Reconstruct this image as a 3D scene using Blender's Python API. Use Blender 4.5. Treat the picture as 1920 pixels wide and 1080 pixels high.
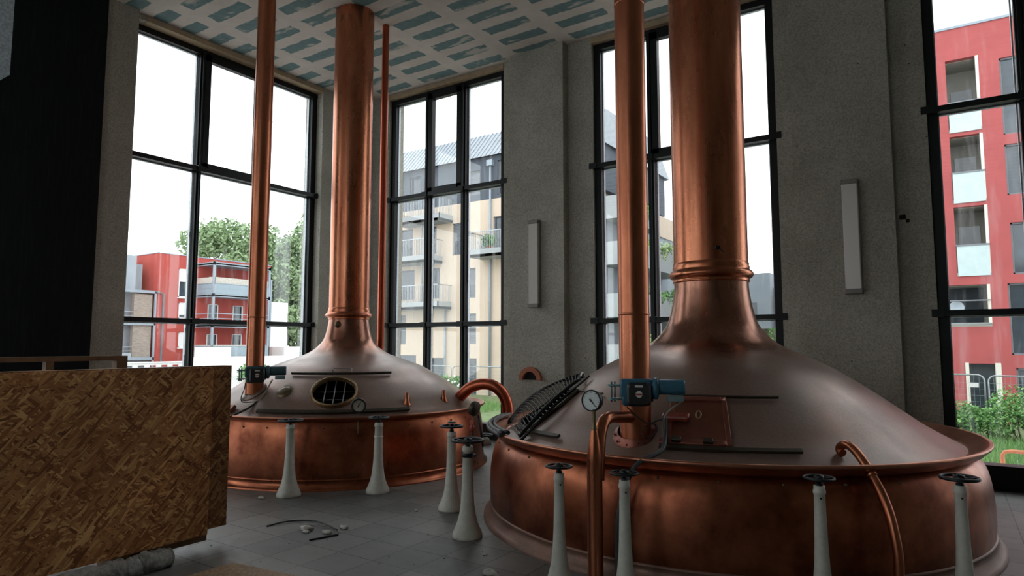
import bpy, math, random
from math import sin, cos, pi, radians, degrees, atan2, hypot
from mathutils import Vector, Matrix
for o in list(bpy.data.objects): bpy.data.objects.remove(o)
S = bpy.context.scene; COL = S.collection
random.seed(7)
# ------------------------------------------------------------------ camera
cd = bpy.data.cameras.new('camera'); cam = bpy.data.objects.new('camera', cd); COL.objects.link(cam)
cd.sensor_width = 36.0; cd.lens = 36.0*1223.9/1920; cd.clip_start = 0.05; cd.clip_end = 500
cam.location = (0, 0, 1.6)
cam.rotation_euler = (pi/2+0.0861, 0, 0.5849)
S.camera = cam
S.view_settings.view_transform = 'Standard'; S.view_settings.look = 'None'
S.view_settings.exposure = 0.36; S.view_settings.gamma = 1.0
# ------------------------------------------------------------------ overcast sky
W = bpy.data.worlds.new('overcast_sky'); S.world = W; W.use_nodes = True
wn = W.node_tree; bg = wn.nodes['Background']
SKY = 2.4
tc = wn.nodes.new('ShaderNodeTexCoord'); ns = wn.nodes.new('ShaderNodeTexNoise'); ns.inputs['Scale'].default_value = 1.6
ns.inputs['Detail'].default_value = 3
cr = wn.nodes.new('ShaderNodeValToRGB'); cr.color_ramp.elements[0].color = (0.88, 0.93, 1.0, 1); cr.color_ramp.elements[1].color = (1, 1, 1, 1)
wn.links.new(tc.outputs['Generated'], ns.inputs['Vector']); wn.links.new(ns.outputs[0], cr.inputs[0]); wn.links.new(cr.outputs[0], bg.inputs['Color'])
bg.inputs['Strength'].default_value = SKY

# ------------------------------------------------------------------ materials
MATS = {}
class NB:
    def __init__(s, name):
        s.m = bpy.data.materials.new(name); s.m.use_nodes = True; s.t = s.m.node_tree; s.b = s.t.nodes['Principled BSDF']
        MATS[name] = s.m
    def n(s, ty, **kw):
        x = s.t.nodes.new('ShaderNode'+ty)
        for k, v in kw.items():
            if k.startswith('_'): setattr(x, k[1:], v)
            else: x.inputs[k.replace('_', ' ')].default_value = v
        return x
    def l(s, a, b): s.t.links.new(a, b)
    def coord(s, scale=(1, 1, 1), rot=(0, 0, 0), loc=(0, 0, 0)):
        c = s.n('TexCoord'); mp = s.n('Mapping'); mp.inputs['Scale'].default_value = scale
        mp.inputs['Rotation'].default_value = rot; mp.inputs['Location'].default_value = loc
        s.l(c.outputs['Object'], mp.inputs['Vector']); return mp.outputs[0]
    def noise(s, vec, scale, detail=4, rough=.6):
        x = s.n('TexNoise'); x.inputs['Scale'].default_value = scale; x.inputs['Detail'].default_value = detail; x.inputs['Roughness'].default_value = rough
        s.l(vec, x.inputs['Vector']); return x.outputs[0]
    def ramp(s, fac, stops):
        r = s.n('ValToRGB'); e = r.color_ramp.elements
        while len(e) < len(stops): e.new(.5)
        for i, (p, c) in enumerate(stops):
            e[i].position = p; e[i].color = (c[0], c[1], c[2], 1) if hasattr(c, '__len__') else (c, c, c, 1)
        s.l(fac, r.inputs[0]); return r.outputs[0]
    def mix(s, fac, a, b, mode='MIX'):
        x = s.n('Mix', _data_type='RGBA', _blend_type=mode)
        for sock, v in ((x.inputs[0], fac), (x.inputs[6], a), (x.inputs[7], b)):
            if isinstance(v, (int, float)): sock.default_value = v
            elif isinstance(v, (tuple, list)): sock.default_value = (v[0], v[1], v[2], 1)
            else: s.l(v, sock)
        return x.outputs[2]
    def math(s, op, a, b=0.0, c=0.0):
        x = s.n('Math', _operation=op)
        for i, v in enumerate((a, b, c)):
            if isinstance(v, (int, float)): x.inputs[i].default_value = v
            else: s.l(v, x.inputs[i])
        return x.outputs[0]
    def bump(s, h, strength=.3, dist=.01):
        b = s.n('Bump'); b.inputs['Strength'].default_value = strength; b.inputs['Distance'].default_value = dist
        s.l(h, b.inputs['Height']); s.l(b.outputs[0], s.b.inputs['Normal'])
    def base(s, v):
        if isinstance(v, (tuple, list)): s.b.inputs['Base Color'].default_value = (v[0], v[1], v[2], 1)
        else: s.l(v, s.b.inputs['Base Color'])
    def pr(s, rough=.6, metal=0.0, spec=.5):
        if isinstance(rough, (int, float)): s.b.inputs['Roughness'].default_value = rough
        else: s.l(rough, s.b.inputs['Roughness'])
        if isinstance(metal, (int, float)): s.b.inputs['Metallic'].default_value = metal
        else: s.l(metal, s.b.inputs['Metallic'])
        s.b.inputs['Specular IOR Level'].default_value = spec

def simple(name, col, rough=.6, metal=0.0, var=.12, scale=8, bump=0.0, spec=.5):
    k = NB(name); v = k.coord(); n = k.noise(v, scale, 5)
    c = k.ramp(n, [(.3, [x*(1-var) for x in col]), (.7, [min(1, x*(1+var)) for x in col])]); k.base(c)
    k.pr(rough, metal, spec)
    if bump: k.bump(k.noise(v, scale*6, 4), bump, .004)
    return k.m

def copper(name, hi, lo, rough=(.22, .36), vstretch=True, metal=1.0, dust=None, bump=.035):
    k = NB(name)
    v = k.coord((3.2, 3.2, .5) if vstretch else (1.6, 1.6, 1.6))
    n1 = k.noise(v, 1.5, 6, .6); n2 = k.noise(k.coord((1, 1, 1)), 26, 4, .6)
    f = k.math('ADD', k.math('MULTIPLY', n1, .88), k.math('MULTIPLY', n2, .12))
    c = k.ramp(f, [(.36, lo), (.62, hi)])
    r = k.ramp(k.noise(k.coord((2, 2, .8)), 2.2, 5), [(.3, rough[0]), (.7, rough[1])])
    if dust:
        dn = k.noise(k.coord((1, 1, 1.5)), 2.4, 7, .65)
        df = k.ramp(dn, [(.25, .6), (.60, 1.0)])
        dcol = k.ramp(k.noise(k.coord(), 60, 3), [(.35, [x*.85 for x in dust]), (.75, [x*1.15 for x in dust])])
        sxz = k.n('SeparateXYZ'); k.l(k.n('TexCoord').outputs['Object'], sxz.inputs[0])
        hz = k.math('ADD', sxz.outputs[2], k.math('MULTIPLY', k.math('SUBTRACT', dn, .5), .35))
        df = k.math('MULTIPLY', df, k.ramp(k.math('MULTIPLY', hz, .5), [(.72, 1.0), (.80, .04)]))
        c = k.mix(df, c, dcol)
        sp = k.ramp(k.noise(k.coord((1, 1, 1)), 45, 2, .5), [(.70, 0.0), (.74, 1.0)])
        c = k.mix(k.math('MULTIPLY', sp, .25), c, (.42, .36, .32))
        k.pr(k.math('ADD', r, k.math('MULTIPLY', df, .08)), k.math('SUBTRACT', 1.0, k.math('MULTIPLY', df, .70)), .5)
    else:
        k.pr(r, metal)
    k.base(c)
    k.bump(k.noise(k.coord((5, 5, 1.2)), 2.0, 4), bump, .02)
    return k.m

COP_FLUE = copper('polished_copper', (.60, .23, .125), (.38, .125, .065))
COP_BODY = copper('tarnished_copper', (.44, .15, .078), (.17, .048, .026), (.26, .40), False, .97, bump=.06)
COP_DOME = copper('dusty_copper', (.40, .19, .13), (.27, .12, .08), (.22, .32), False, 1, (.265, .188, .158))
SKIRT = copper('dusty_skirt_copper', (.42, .19, .13), (.26, .11, .075), (.34, .45), False, .8, (.20, .115, .088))
COP_PIPE = copper('pipe_copper', (.56, .205, .11), (.34, .112, .06), (.25, .4))
COP_RED = copper('reddish_copper', (.55, .15, .08), (.42, .10, .055), (.28, .4))
RIMC = copper('rim_copper', (.55, .24, .15), (.36, .14, .085), (.28, .4), False, .95)

def concrete(name, a, b):
    k = NB(name); v = k.coord()
    n = k.noise(v, 1.3, 5); f = k.noise(v, 55, 3, .7)
    c = k.mix(k.ramp(n, [(.3, 0), (.7, 1)]), a, b)
    sp = k.ramp(f, [(.35, .72), (.5, 1.0), (.68, 1.25)])
    c = k.mix(1.0, c, sp, 'MULTIPLY')
    vo = k.n('TexVoronoi', Scale=5.0); k.l(v, vo.inputs['Vector'])
    pit = k.ramp(vo.outputs['Distance'], [(.035, 0.0), (.05, 1.0)])
    c = k.mix(pit, (.07, .065, .05), c)
    k.base(c); k.pr(.9, 0, .25); k.bump(f, .7, .012); return k.m
CONC = concrete('exposed_aggregate_concrete', (.31, .30, .255), (.42, .41, .355))
CONC_S = concrete('smooth_concrete', (.40, .40, .36), (.50, .50, .46))

# plasterboard ceiling: green board fields between bands of filler
k = NB('plasterboard_ceiling'); c0 = k.n('TexCoord'); sx = k.n('SeparateXYZ')
dn = k.n('TexNoise'); dn.inputs['Scale'].default_value = 5.5; dn.inputs['Detail'].default_value = 4; k.l(c0.outputs['Object'], dn.inputs['Vector'])
k.l(c0.outputs['Object'], sx.inputs[0])
wob = k.math('MULTIPLY', k.math('SUBTRACT', dn.outputs[0], .5), .13)
X = k.math('ADD', sx.outputs[0], wob); Y = k.math('ADD', sx.outputs[1], k.math('MULTIPLY', wob, .55))
def band(v, origin, period, half):
    m = k.math('SUBTRACT', k.math('FRACT', k.math('DIVIDE', k.math('SUBTRACT', v, origin-period*50), period)), .5)
    return k.math('LESS_THAN', k.math('ABSOLUTE', m), half/period)
# fields are centred on origin + period/2
fx = band(X, -5.885, 1.055, .395); fy = band(Y, 7.305, .43, .108)
field = k.math('MULTIPLY', fx, fy)
# some fields partly smeared over with filler
sm = k.n('TexNoise'); sm.inputs['Scale'].default_value = 1.9; sm.inputs['Detail'].default_value = 6; mp = k.n('Mapping'); mp.inputs['Scale'].default_value = (1, 2.6, 1)
k.l(c0.outputs['Object'], mp.inputs[0]); k.l(mp.outputs[0], sm.inputs['Vector'])
smr = k.ramp(sm.outputs[0], [(.58, 1.0), (.64, .25)])
field = k.math('MULTIPLY', field, smr)
edge = k.math('MULTIPLY', k.math('LESS_THAN', sx.outputs[1], 9.0), k.math('GREATER_THAN', sx.outputs[0], -9.72))
field = k.math('MULTIPLY', field, edge)
fcol = k.ramp(k.noise(c0.outputs['Object'], 9, 4), [(.3, (.135, .215, .22)), (.7, (.19, .28, .285))])
pcol = k.ramp(k.noise(c0.outputs['Object'], 3, 4), [(.3, (.58, .53, .48)), (.7, (.68, .63, .57))])
k.base(k.mix(field, pcol, fcol)); k.pr(.85, 0, .2); CEIL = k.m

# stone floor tiles
k = NB('grey_floor_tiles'); v = k.coord((1, 1, 1), loc=(3.99+.0, -3.60, 0))
br = k.n('TexBrick', _offset=0.0, _squash=1.0); k.l(v, br.inputs['Vector'])
br.inputs['Scale'].default_value = 1.0; br.inputs['Brick Width'].default_value = .37; br.inputs['Row Height'].default_value = .37
br.inputs['Mortar Size'].default_value = .005; br.inputs['Mortar Smooth'].default_value = .2; br.inputs['Bias'].default_value = 0
br.inputs['Color1'].default_value = (.15, .152, .152, 1); br.inputs['Color2'].default_value = (.235, .228, .215, 1); br.inputs['Mortar'].default_value = (.05, .048, .045, 1)
n1 = k.noise(k.coord(), 1.1, 6, .65); n2 = k.noise(k.coord(), 14, 5, .6)
c = k.mix(1.0, br.outputs[0], k.ramp(n1, [(.3, .62), (.68, 1.25)]), 'MULTIPLY')
c = k.mix(.9, c, k.ramp(n2, [(.3, .75), (.7, 1.2)]), 'MULTIPLY')
c = k.mix(k.ramp(n1, [(.5, 0), (.75, .35)]), c, (.20, .175, .15))
k.base(c); k.pr(k.ramp(n2, [(.3, .38), (.7, .62)]), 0, .5); k.bump(br.outputs[1], -.4, .004); FLOOR = k.m

def osb(name, tint=1.0):
    k = NB(name); c = None
    warp = k.noise(k.coord(), 9, 3)
    for i, (ang, sc) in enumerate(((.32, (1, 7, 62)), (-.36, (1, 8, 60)), (.10, (1, 6.5, 66)), (-.14, (1, 7.5, 70)), (.75, (1, 9, 56)), (-.85, (1, 10, 60)))):
        tcx = k.n('TexCoord'); mp1 = k.n('Mapping'); mp1.inputs['Rotation'].default_value = (ang, 0, 0)
        k.l(tcx.outputs['Object'], mp1.inputs[0])
        mp2 = k.n('Mapping'); mp2.inputs['Scale'].default_value = sc; mp2.inputs['Location'].default_value = (i*3.1, i*5.3, 0)
        k.l(mp1.outputs[0], mp2.inputs[0])
        vm = k.n('VectorMath', _operation='ADD'); k.l(mp2.outputs[0], vm.inputs[0])
        sc2 = k.n('Combine XYZ'.replace(' ', '')); k.l(k.math('MULTIPLY', warp, .5), sc2.inputs[1]); k.l(k.math('MULTIPLY', warp, 1.1), sc2.inputs[2]); k.l(sc2.outputs[0], vm.inputs[1])
        vo = k.n('TexVoronoi', Scale=1.0, Randomness=1.0); k.l(vm.outputs[0], vo.inputs['Vector'])
        sp = k.n('SeparateColor'); k.l(vo.outputs['Color'], sp.inputs[0])
        cc = k.ramp(sp.outputs[0], [(0, (.17, .062, .024)), (.35, (.34, .145, .052)), (.7, (.47, .23, .088)), (1, (.66, .40, .17))])
        if c is None: c = cc
        else: c = k.mix(k.math('GREATER_THAN', sp.outputs[1], .55), c, cc)
    dk = k.ramp(k.noise(k.coord((1, 18, 60)), 1.2, 2), [(.26, .35), (.33, 1.0)])
    c = k.mix(1.0, c, dk, 'MULTIPLY')
    big = k.ramp(k.noise(k.coord(), 1.8, 3), [(.3, .8), (.7, 1.15)])
    c = k.mix(1.0, c, (tint, tint, tint), 'MULTIPLY'); k.base(k.mix(1.0, c, big, 'MULTIPLY')); k.pr(.7, 0, .3); k.bump(warp, .15, .003); return k.m
OSB = osb('oriented_strand_board', 1.2); OSB_SHADE = osb('shaded_strand_board', .7)  # second copy is the same board with shade put into its colour
k = NB('chipboard_offcut'); k.base(k.ramp(k.noise(k.coord((30, 12, 30)), 3, 5, .7), [(.3, (.22, .13, .07)), (.5, (.42, .28, .18)), (.72, (.60, .45, .33))])); k.pr(.8); OSB2 = k.m

k = NB('dark_formwork_panel'); v = k.coord()
k.base(k.ramp(k.noise(k.coord((1, 14, .6)), 2.5, 6, .7), [(.5, (.006, .008, .009)), (.8, (.02, .023, .024))])); k.pr(.7, 0, .12); k.bump(k.noise(v, 160, 2), .2, .002); DARK = k.m

k = NB('window_glass')
for n in list(k.t.nodes):
    if n.type == 'BSDF_PRINCIPLED': k.t.nodes.remove(n)
tr = k.n('BsdfTransparent'); tr.inputs[0].default_value = (.95, .97, .965, 1); gl = k.n('BsdfGlossy'); gl.inputs['Roughness'].default_value = .02; gl.inputs[0].default_value = (1, 1, 1, 1)
lw_ = k.n('LayerWeight', Blend=.5); fz = k.math('ADD', .04, k.math('MULTIPLY', k.math('POWER', lw_.outputs['Facing'], 5.0), .96)); df = k.n('BsdfTranslucent'); df.inputs[0].default_value = (.8, .83, .85, 1)
mx = k.n('MixShader'); k.l(fz, mx.inputs[0]); k.l(tr.outputs[0], mx.inputs[1]); k.l(gl.outputs[0], mx.inputs[2])
dm = k.n('MixShader'); dirt = k.ramp(k.noise(k.coord((3, 3, .35)), 2.2, 6, .7), [(.52, .0), (.80, .10)])
k.l(dirt, dm.inputs[0]); k.l(mx.outputs[0], dm.inputs[1]); k.l(df.outputs[0], dm.inputs[2])
k.l(dm.outputs[0], k.t.nodes['Material Output'].inputs[0]); GLASS = k.m

k = NB('clear_plastic_film')
k.base(k.ramp(k.noise(k.coord((6, 6, 6)), 3, 5, .7), [(.35, (.30, .30, .27)), (.7, (.75, .75, .72))])); k.pr(.28, 0, .6); k.b.inputs['Alpha'].default_value = .8; k.bump(k.noise(k.coord((5, 14, 14)), 2.5, 4), .8, .03); FILM = k.m

BLACKF = simple('black_window_metal', (.006, .008, .009), .42, 0, .2, 6, 0, .25)
TRIMW = simple('raw_wood_trim', (.36, .27, .17), .7, 0, .18, 5)
COVE = simple('filler_band', (.52, .48, .43), .85, 0, .08, 4)
IRON = simple('cast_iron', (.022, .026, .028), .42, .6, .3, 20, .2)
RAILM = simple('dark_bronze_rail', (.055, .048, .034), .5, .6, .3, 15)
WIRE = simple('black_wire', (.025, .026, .027), .4, .7, .2, 20)
k = NB('chipped_white_paint'); n = k.noise(k.coord(), 16, 6, .7); c = k.ramp(n, [(.30, (.13, .10, .07)), (.335, (.48, .47, .41)), (.7, (.60, .59, .53))])
k.base(c); k.pr(.5, 0, .4); WHITEP = k.m
BRASS = simple('old_brass', (.42, .29, .15), .38, .9, .2, 12)
DBRASS = simple('dark_brass', (.16, .12, .07), .45, .8, .3, 14)
RINGB = simple('worn_hatch_brass', (.25, .17, .09), .4, .85, .25, 12)
BLUE = simple('blue_paint', (.035, .13, .20), .4, 0, .18, 12)
BLUED = simple('faded_teal_paint', (.028, .075, .09), .45, 0, .2, 12)
PLATE = simple('zinc_green_plate', (.17, .26, .27), .45, .4, .2, 12)
BLACKP = simple('black_plastic', (.014, .015, .015), .4, 0, .2, 12)
DIALW = simple('dial_white', (.62, .66, .66), .35, 0, .05, 10)
DIALG = simple('dirty_dial', (.40, .37, .31), .4, 0, .15, 10)
LABELW = simple('label_white', (.60, .60, .58), .5, 0, .04, 10)
REDP = simple('red_paint', (.33, .055, .03), .4, 0, .2, 14)
DOORR = copper('painted_copper_door', (.30, .10, .07), (.20, .065, .045), (.35, .45), False, .6)
CABLE = simple('black_rubber', (.012, .013, .014), .5, 0, .2, 12)
CABG = simple('grey_cable', (.30, .28, .22), .5, 0, .1, 12)
HOSE = simple('grey_blue_conduit', (.055, .065, .072), .45, 0, .2, 12)
RAG = simple('white_plaster_rag', (.52, .50, .46), .9, 0, .12, 25, .4)
LAMPG = simple('lamp_casing_grey', (.20, .19, .17), .5, 0, .1, 12)
k = NB('lamp_diffuser'); k.base((.55, .54, .50)); k.pr(.25, 0, .5); DIFF = k.m
STEEL = simple('galvanised_steel', (.33, .36, .38), .4, .7, .25, 30)
DUCT = simple('galvanised_duct', (.50, .58, .64), .45, .25, .35, 45)
PINE = simple('old_pine', (.16, .095, .05), .75, 0, .25, 9)
HOLE = simple('dark_recess', (.004, .004, .004), .9, 0, .1, 5)
TERRA = simple('terracotta', (.36, .12, .06), .7, 0, .15, 10)
ORANGE = simple('orange_plastic', (.62, .20, .09), .5, 0, .15, 8)
# outside
def stucco(name, col, var=.06): return simple(name, col, .85, 0, var, 1.2, .1, .2)
REDST = stucco('red_render', (.37, .088, .088)); REDST2 = stucco('coral_render', (.40, .075, .062)); BEIGE = stucco('beige_render', (.56, .455, .36), .04)
DGREY = stucco('dark_grey_render', (0.084, 0.096, 0.116)); LGREY = stucco('light_grey_render', (0.320, 0.360, 0.400)); WHITE = stucco('white_render', (.78, .78, .76), .03)
PALEG = stucco('pale_loggia_render', (0.336, 0.328, 0.296)); CREAM = stucco('pale_reveal', (.66, .64, .56), .04)
CONCP = stucco('balcony_concrete', (0.320, 0.336, 0.344)); MROOF = simple('zinc_roof', (.28, .31, .34), .5, .3, .1, 3)
WGL = simple('dark_house_glass', (.035, .05, .065), .12, 0, .3, 2, 0, .8); SHUT = simple('roller_shutter', (.17, .18, .20), .6, 0, .1, 4)
SHUTW = simple('white_shutter', (.78, .78, .78), .5, 0, .04, 4); FROST = simple('frosted_balcony_glass', (.46, .56, .57), .25, 0, .08, 3)
FROSTD = simple('blue_grey_balcony_glass', (.26, .33, .38), .3, 0, .08, 3); REED = simple('reed_matting', (.50, .47, .42), .9, 0, .2, 6)
CURT = simple('curtain', (.36, .33, .33), .8, 0, .2, 9); GSTEEL = simple('grey_painted_steel', (.27, .32, .37), .5, .2, .08, 6)
k = NB('timber_cladding'); k.base(k.ramp(k.noise(k.coord((1, 1, 14)), 3, 3), [(.35, (.20, .165, .14)), (.65, (.36, .31, .27))])); k.pr(.8); CLAD = k.m
k = NB('stone_masonry'); vo = k.n('TexVoronoi', Scale=2.2); k.l(k.coord((1, 1, 2.2)), vo.inputs['Vector']); k.base(k.mix(.5, vo.outputs['Color'], (.20, .15, .13), 'MIX')); k.base(k.ramp(k.noise(k.coord((1, 1, 2)), 5, 4), [(.35, (.10, .08, .07)), (.65, (.32, .25, .20))])); k.pr(.9); STONE = k.m
def leafm(name, a, b):
    k = NB(name); oi = k.n('TexNoise'); oi.inputs['Scale'].default_value = 3.0; k.l(k.coord(), oi.inputs['Vector'])
    k.base(k.ramp(oi.outputs[0], [(.35, a), (.65, b)])); k.pr(.6, 0, .3)
    k.b.inputs['Subsurface Weight'].default_value = 0; return k.m
LEAF = leafm('tree_leaves', (.15, .24, .11), (.32, .42, .23)); LEAF2 = leafm('bush_leaves', (.07, .19, .05), (.20, .38, .12)); LEAF3 = leafm('pale_leaves', (.20, .34, .12), (.42, .50, .20))
GRASS = leafm('grass_blades', (.10, .22, .06), (.22, .38, .13)); BARK = simple('bark', (.12, .10, .08), .9, 0, .3, 8); FLOWER = simple('white_blossom', (.8, .8, .76), .7)
GROUND = simple('gravel_ground', (.42, .41, .39), .9, 0, .2, 3); SOIL = simple('verge_soil', (.12, .17, .07), .9, 0, .3, 3)

# ------------------------------------------------------------------ mesh building
class MB:
    def __init__(s): s.v = []; s.f = []; s.sm = []
    def add(s, vs, fs, smooth=False):
        b = len(s.v); s.v += [tuple(p) for p in vs]; s.f += [tuple(i+b for i in f) for f in fs]; s.sm += [smooth]*len(fs); return s
    def box(s, x0, x1, y0, y1, z0, z1):
        x0, x1 = sorted((x0, x1)); y0, y1 = sorted((y0, y1)); z0, z1 = sorted((z0, z1))
        return s.add([(x0,y0,z0),(x1,y0,z0),(x1,y1,z0),(x0,y1,z0),(x0,y0,z1),(x1,y0,z1),(x1,y1,z1),(x0,y1,z1)],
              [(0,3,2,1),(4,5,6,7),(0,1,5,4),(1,2,6,5),(2,3,7,6),(3,0,4,7)])
    def obox(s, c, ax, ay, az, hx, hy, hz, bev=0.0):
        c = Vector(c); ax = Vector(ax).normalized(); ay = Vector(ay).normalized(); az = Vector(az).normalized()
        if not bev:
            vs = [c+ax*(i*hx)+ay*(j*hy)+az*(l*hz) for l in (-1, 1) for i, j in ((-1,-1),(1,-1),(1,1),(-1,1))]
            return s.add(vs, [(0,3,2,1),(4,5,6,7),(0,1,5,4),(1,2,6,5),(2,3,7,6),(3,0,4,7)])
        ring = []
        for (sx, sy, a0) in ((1,1,0),(-1,1,90),(-1,-1,180),(1,-1,270)):
            for t in (0, 30, 60, 90):
                a = radians(a0+t); ring.append((sx*(hx-bev)+bev*cos(a), sy*(hy-bev)+bev*sin(a)))
        n = len(ring); b2 = bev*.5; vs = []
        for l, q in ((-hz, b2), (-hz+b2, 0), (hz-b2, 0), (hz, b2)):
            for (u, w) in ring: vs.append(c+ax*(u*(1-q/hx))+ay*(w*(1-q/hy))+az*l)
        fs = [tuple(range(n-1, -1, -1)), tuple(range(3*n, 4*n))]
        for r in range(3):
            for i in range(n): fs.append((r*n+i, r*n+(i+1) % n, (r+1)*n+(i+1) % n, (r+1)*n+i))
        return s.add(vs, fs)
    def tube(s, pts, r, seg=12, cap=True, smooth=True):
        pts = [Vector(p) for p in pts]; n = len(pts); rr = r if hasattr(r, '__len__') else [r]*n
        t0 = (pts[1]-pts[0]).normalized(); up = Vector((0, 0, 1)) if abs(t0.z) < .9 else Vector((1, 0, 0))
        u = t0.cross(up).normalized(); vs = []
        for i, p in enumerate(pts):
            t = (pts[min(i+1, n-1)]-pts[max(i-1, 0)]).normalized()
            u = (u-t*u.dot(t)).normalized(); w = t.cross(u)
            for j in range(seg):
                a = 2*pi*j/seg; vs.append(p+(u*cos(a)+w*sin(a))*rr[i])
        fs = [(i*seg+j, i*seg+(j+1) % seg, (i+1)*seg+(j+1) % seg, (i+1)*seg+j) for i in range(n-1) for j in range(seg)]
        s.add(vs, fs, smooth)
        if cap:
            b = len(s.v)-n*seg; s.f += [tuple(b+seg-1-j for j in range(seg)), tuple(b+(n-1)*seg+j for j in range(seg))]; s.sm += [False, False]
        return s
    def lathe(s, prof, c=(0, 0, 0), seg=48, axis=(0, 0, 1), smooth=True, close=False, skip=None, a0=0, a1=360):
        axis = Vector(axis).normalized(); up = Vector((1, 0, 0)) if abs(axis.x) < .9 else Vector((0, 1, 0))
        u = (up-axis*up.dot(axis)).normalized(); w = axis.cross(u); c = Vector(c); vs = []; full = (a1-a0) >= 359.9
        ns_ = seg if full else seg+1
        for (r, z) in prof:
            for j in range(ns_):
                a = radians(a0+(a1-a0)*j/seg); vs.append(c+axis*z+(u*cos(a)+w*sin(a))*r)
        fs = []; m = len(prof)
        for i in range(m if close else m-1):
            i2 = (i+1) % m
            for j in range(seg):
                j2 = (j+1) % ns_
                if skip and skip((vs[i*ns_+j]+vs[i*ns_+j2]+vs[i2*ns_+j2]+vs[i2*ns_+j])/4): continue
                fs.append((i*ns_+j, i*ns_+j2, i2*ns_+j2, i2*ns_+j))
        return s.add(vs, fs, smooth)
    def torus(s, c, R, r, axis=(0, 0, 1), seg=32, rs=8):
        return s.lathe([(R+r*cos(2*pi*i/rs), r*sin(2*pi*i/rs)) for i in range(rs)], c, seg, axis, True, True)
    def disc(s, c, R, h, axis, seg=28):
        return s.lathe([(0.0001, 0), (R, 0), (R, h), (0.0001, h)], c, seg, axis, False)
    def grid(s, P, nu, nv, thick=None, smooth=True):
        vs = [P(i/nu, j/nv) for i in range(nu+1) for j in range(nv+1)]
        fs = [(i*(nv+1)+j, (i+1)*(nv+1)+j, (i+1)*(nv+1)+j+1, i*(nv+1)+j+1) for i in range(nu) for j in range(nv)]
        return s.add(vs, fs, smooth)

def prop(o, label=None, cat=None, group=None, kind=None):
    if label: o['label'] = label
    if cat: o['category'] = cat
    if group: o['group'] = group
    if kind: o['kind'] = kind
    return o
def origin(o):
    while o is not None:
        if 'ox' in ORI.get(o.name, {}): pass
        if o.name in ORIG: return ORIG[o.name]
        o = o.parent
    return Vector((0, 0, 0))
ORI = {}; ORIG = {}
def mesh_obj(name, mb, mat, parent=None, off=Vector((0, 0, 0)), auto=True):
    me = bpy.data.meshes.new(name); me.from_pydata([(p[0]-off[0], p[1]-off[1], p[2]-off[2]) for p in mb.v], [], mb.f)
    me.polygons.foreach_set('use_smooth', mb.sm); me.update()
    import bmesh
    bm = bmesh.new(); bm.from_mesh(me); bmesh.ops.recalc_face_normals(bm, faces=bm.faces); bm.to_mesh(me); bm.free()
    me.materials.append(mat); o = bpy.data.objects.new(name, me); COL.objects.link(o)
    if parent: o.parent = parent
    return o
def thing(name, loc, label=None, cat=None, group=None, kind=None):
    o = bpy.data.objects.new(name, None); o.empty_display_size = .1; COL.objects.link(o); o.location = loc
    ORIG[o.name] = Vector(loc); return prop(o, label, cat, group, kind)
def part(name, mb, mat, parent, label=None):
    o = mesh_obj(name, mb, mat, parent, origin(parent))
    if label: o['label'] = label
    return o
def split_part(name, mb, mat, parent, label=None):
    par = list(range(len(mb.v)))
    def fd(i):
        while par[i] != i: par[i] = par[par[i]]; i = par[i]
        return i
    for f in mb.f:
        for a in f[1:]: par[fd(a)] = fd(f[0])
    comp = {}
    for f, sm in zip(mb.f, mb.sm): comp.setdefault(fd(f[0]), []).append((f, sm))
    out = []
    for fs in comp.values():
        m = MB(); ix = {}
        for f, sm in fs:
            for a in f:
                if a not in ix: ix[a] = len(m.v); m.v.append(mb.v[a])
            m.f.append(tuple(ix[a] for a in f)); m.sm.append(sm)
        out.append(part(name, m, mat, parent, label))
    return out
def single(name, mb, mat, loc, label, cat, group=None, kind=None):
    o = mesh_obj(name, mb, mat, None, Vector(loc)); o.location = loc; ORIG[o.name] = Vector(loc); return prop(o, label, cat, group, kind)
def struct(name, mb, mat): return prop(mesh_obj(name, mb, mat), kind='structure')
def copy_tree(o, parent=None):
    c = o.copy(); COL.objects.link(c)
    if parent: c.parent = parent
    for ch in list(o.children): copy_tree(ch, c)
    return c
def smooth_path(pts, n=6):
    pts = [Vector(p) for p in pts]; out = []
    for i in range(len(pts)-1):
        p0 = pts[max(i-1, 0)]; p1 = pts[i]; p2 = pts[i+1]; p3 = pts[min(i+2, len(pts)-1)]
        for j in range(n):
            t = j/n; out.append(.5*((2*p1)+(p2-p0)*t+(2*p0-5*p1+4*p2-p3)*t*t+(3*p1-p0-3*p2+p3)*t**3))
    out.append(pts[-1]); return out
def holes_wall(mb, axis, a0, a1, z0, z1, p0, p1, holes):
    """wall slab along axis ('x' or 'y') from p0 to p1 in the other axis with rectangular holes (a0,a1,z0,z1)"""
    A = sorted({a0, a1}|{min(max(h[i], a0), a1) for h in holes for i in (0, 1)}); Z = sorted({z0, z1}|{min(max(h[i], z0), z1) for h in holes for i in (2, 3)})
    for i in range(len(A)-1):
        for j in range(len(Z)-1):
            ca = (A[i]+A[i+1])/2; cz = (Z[j]+Z[j+1])/2
            if any(h[0] < ca < h[1] and h[2] < cz < h[3] for h in holes): continue
            if axis == 'x': mb.box(A[i], A[i+1], p0, p1, Z[j], Z[j+1])
            else: mb.box(p0, p1, A[i], A[i+1], Z[j], Z[j+1])
    return mb

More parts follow.
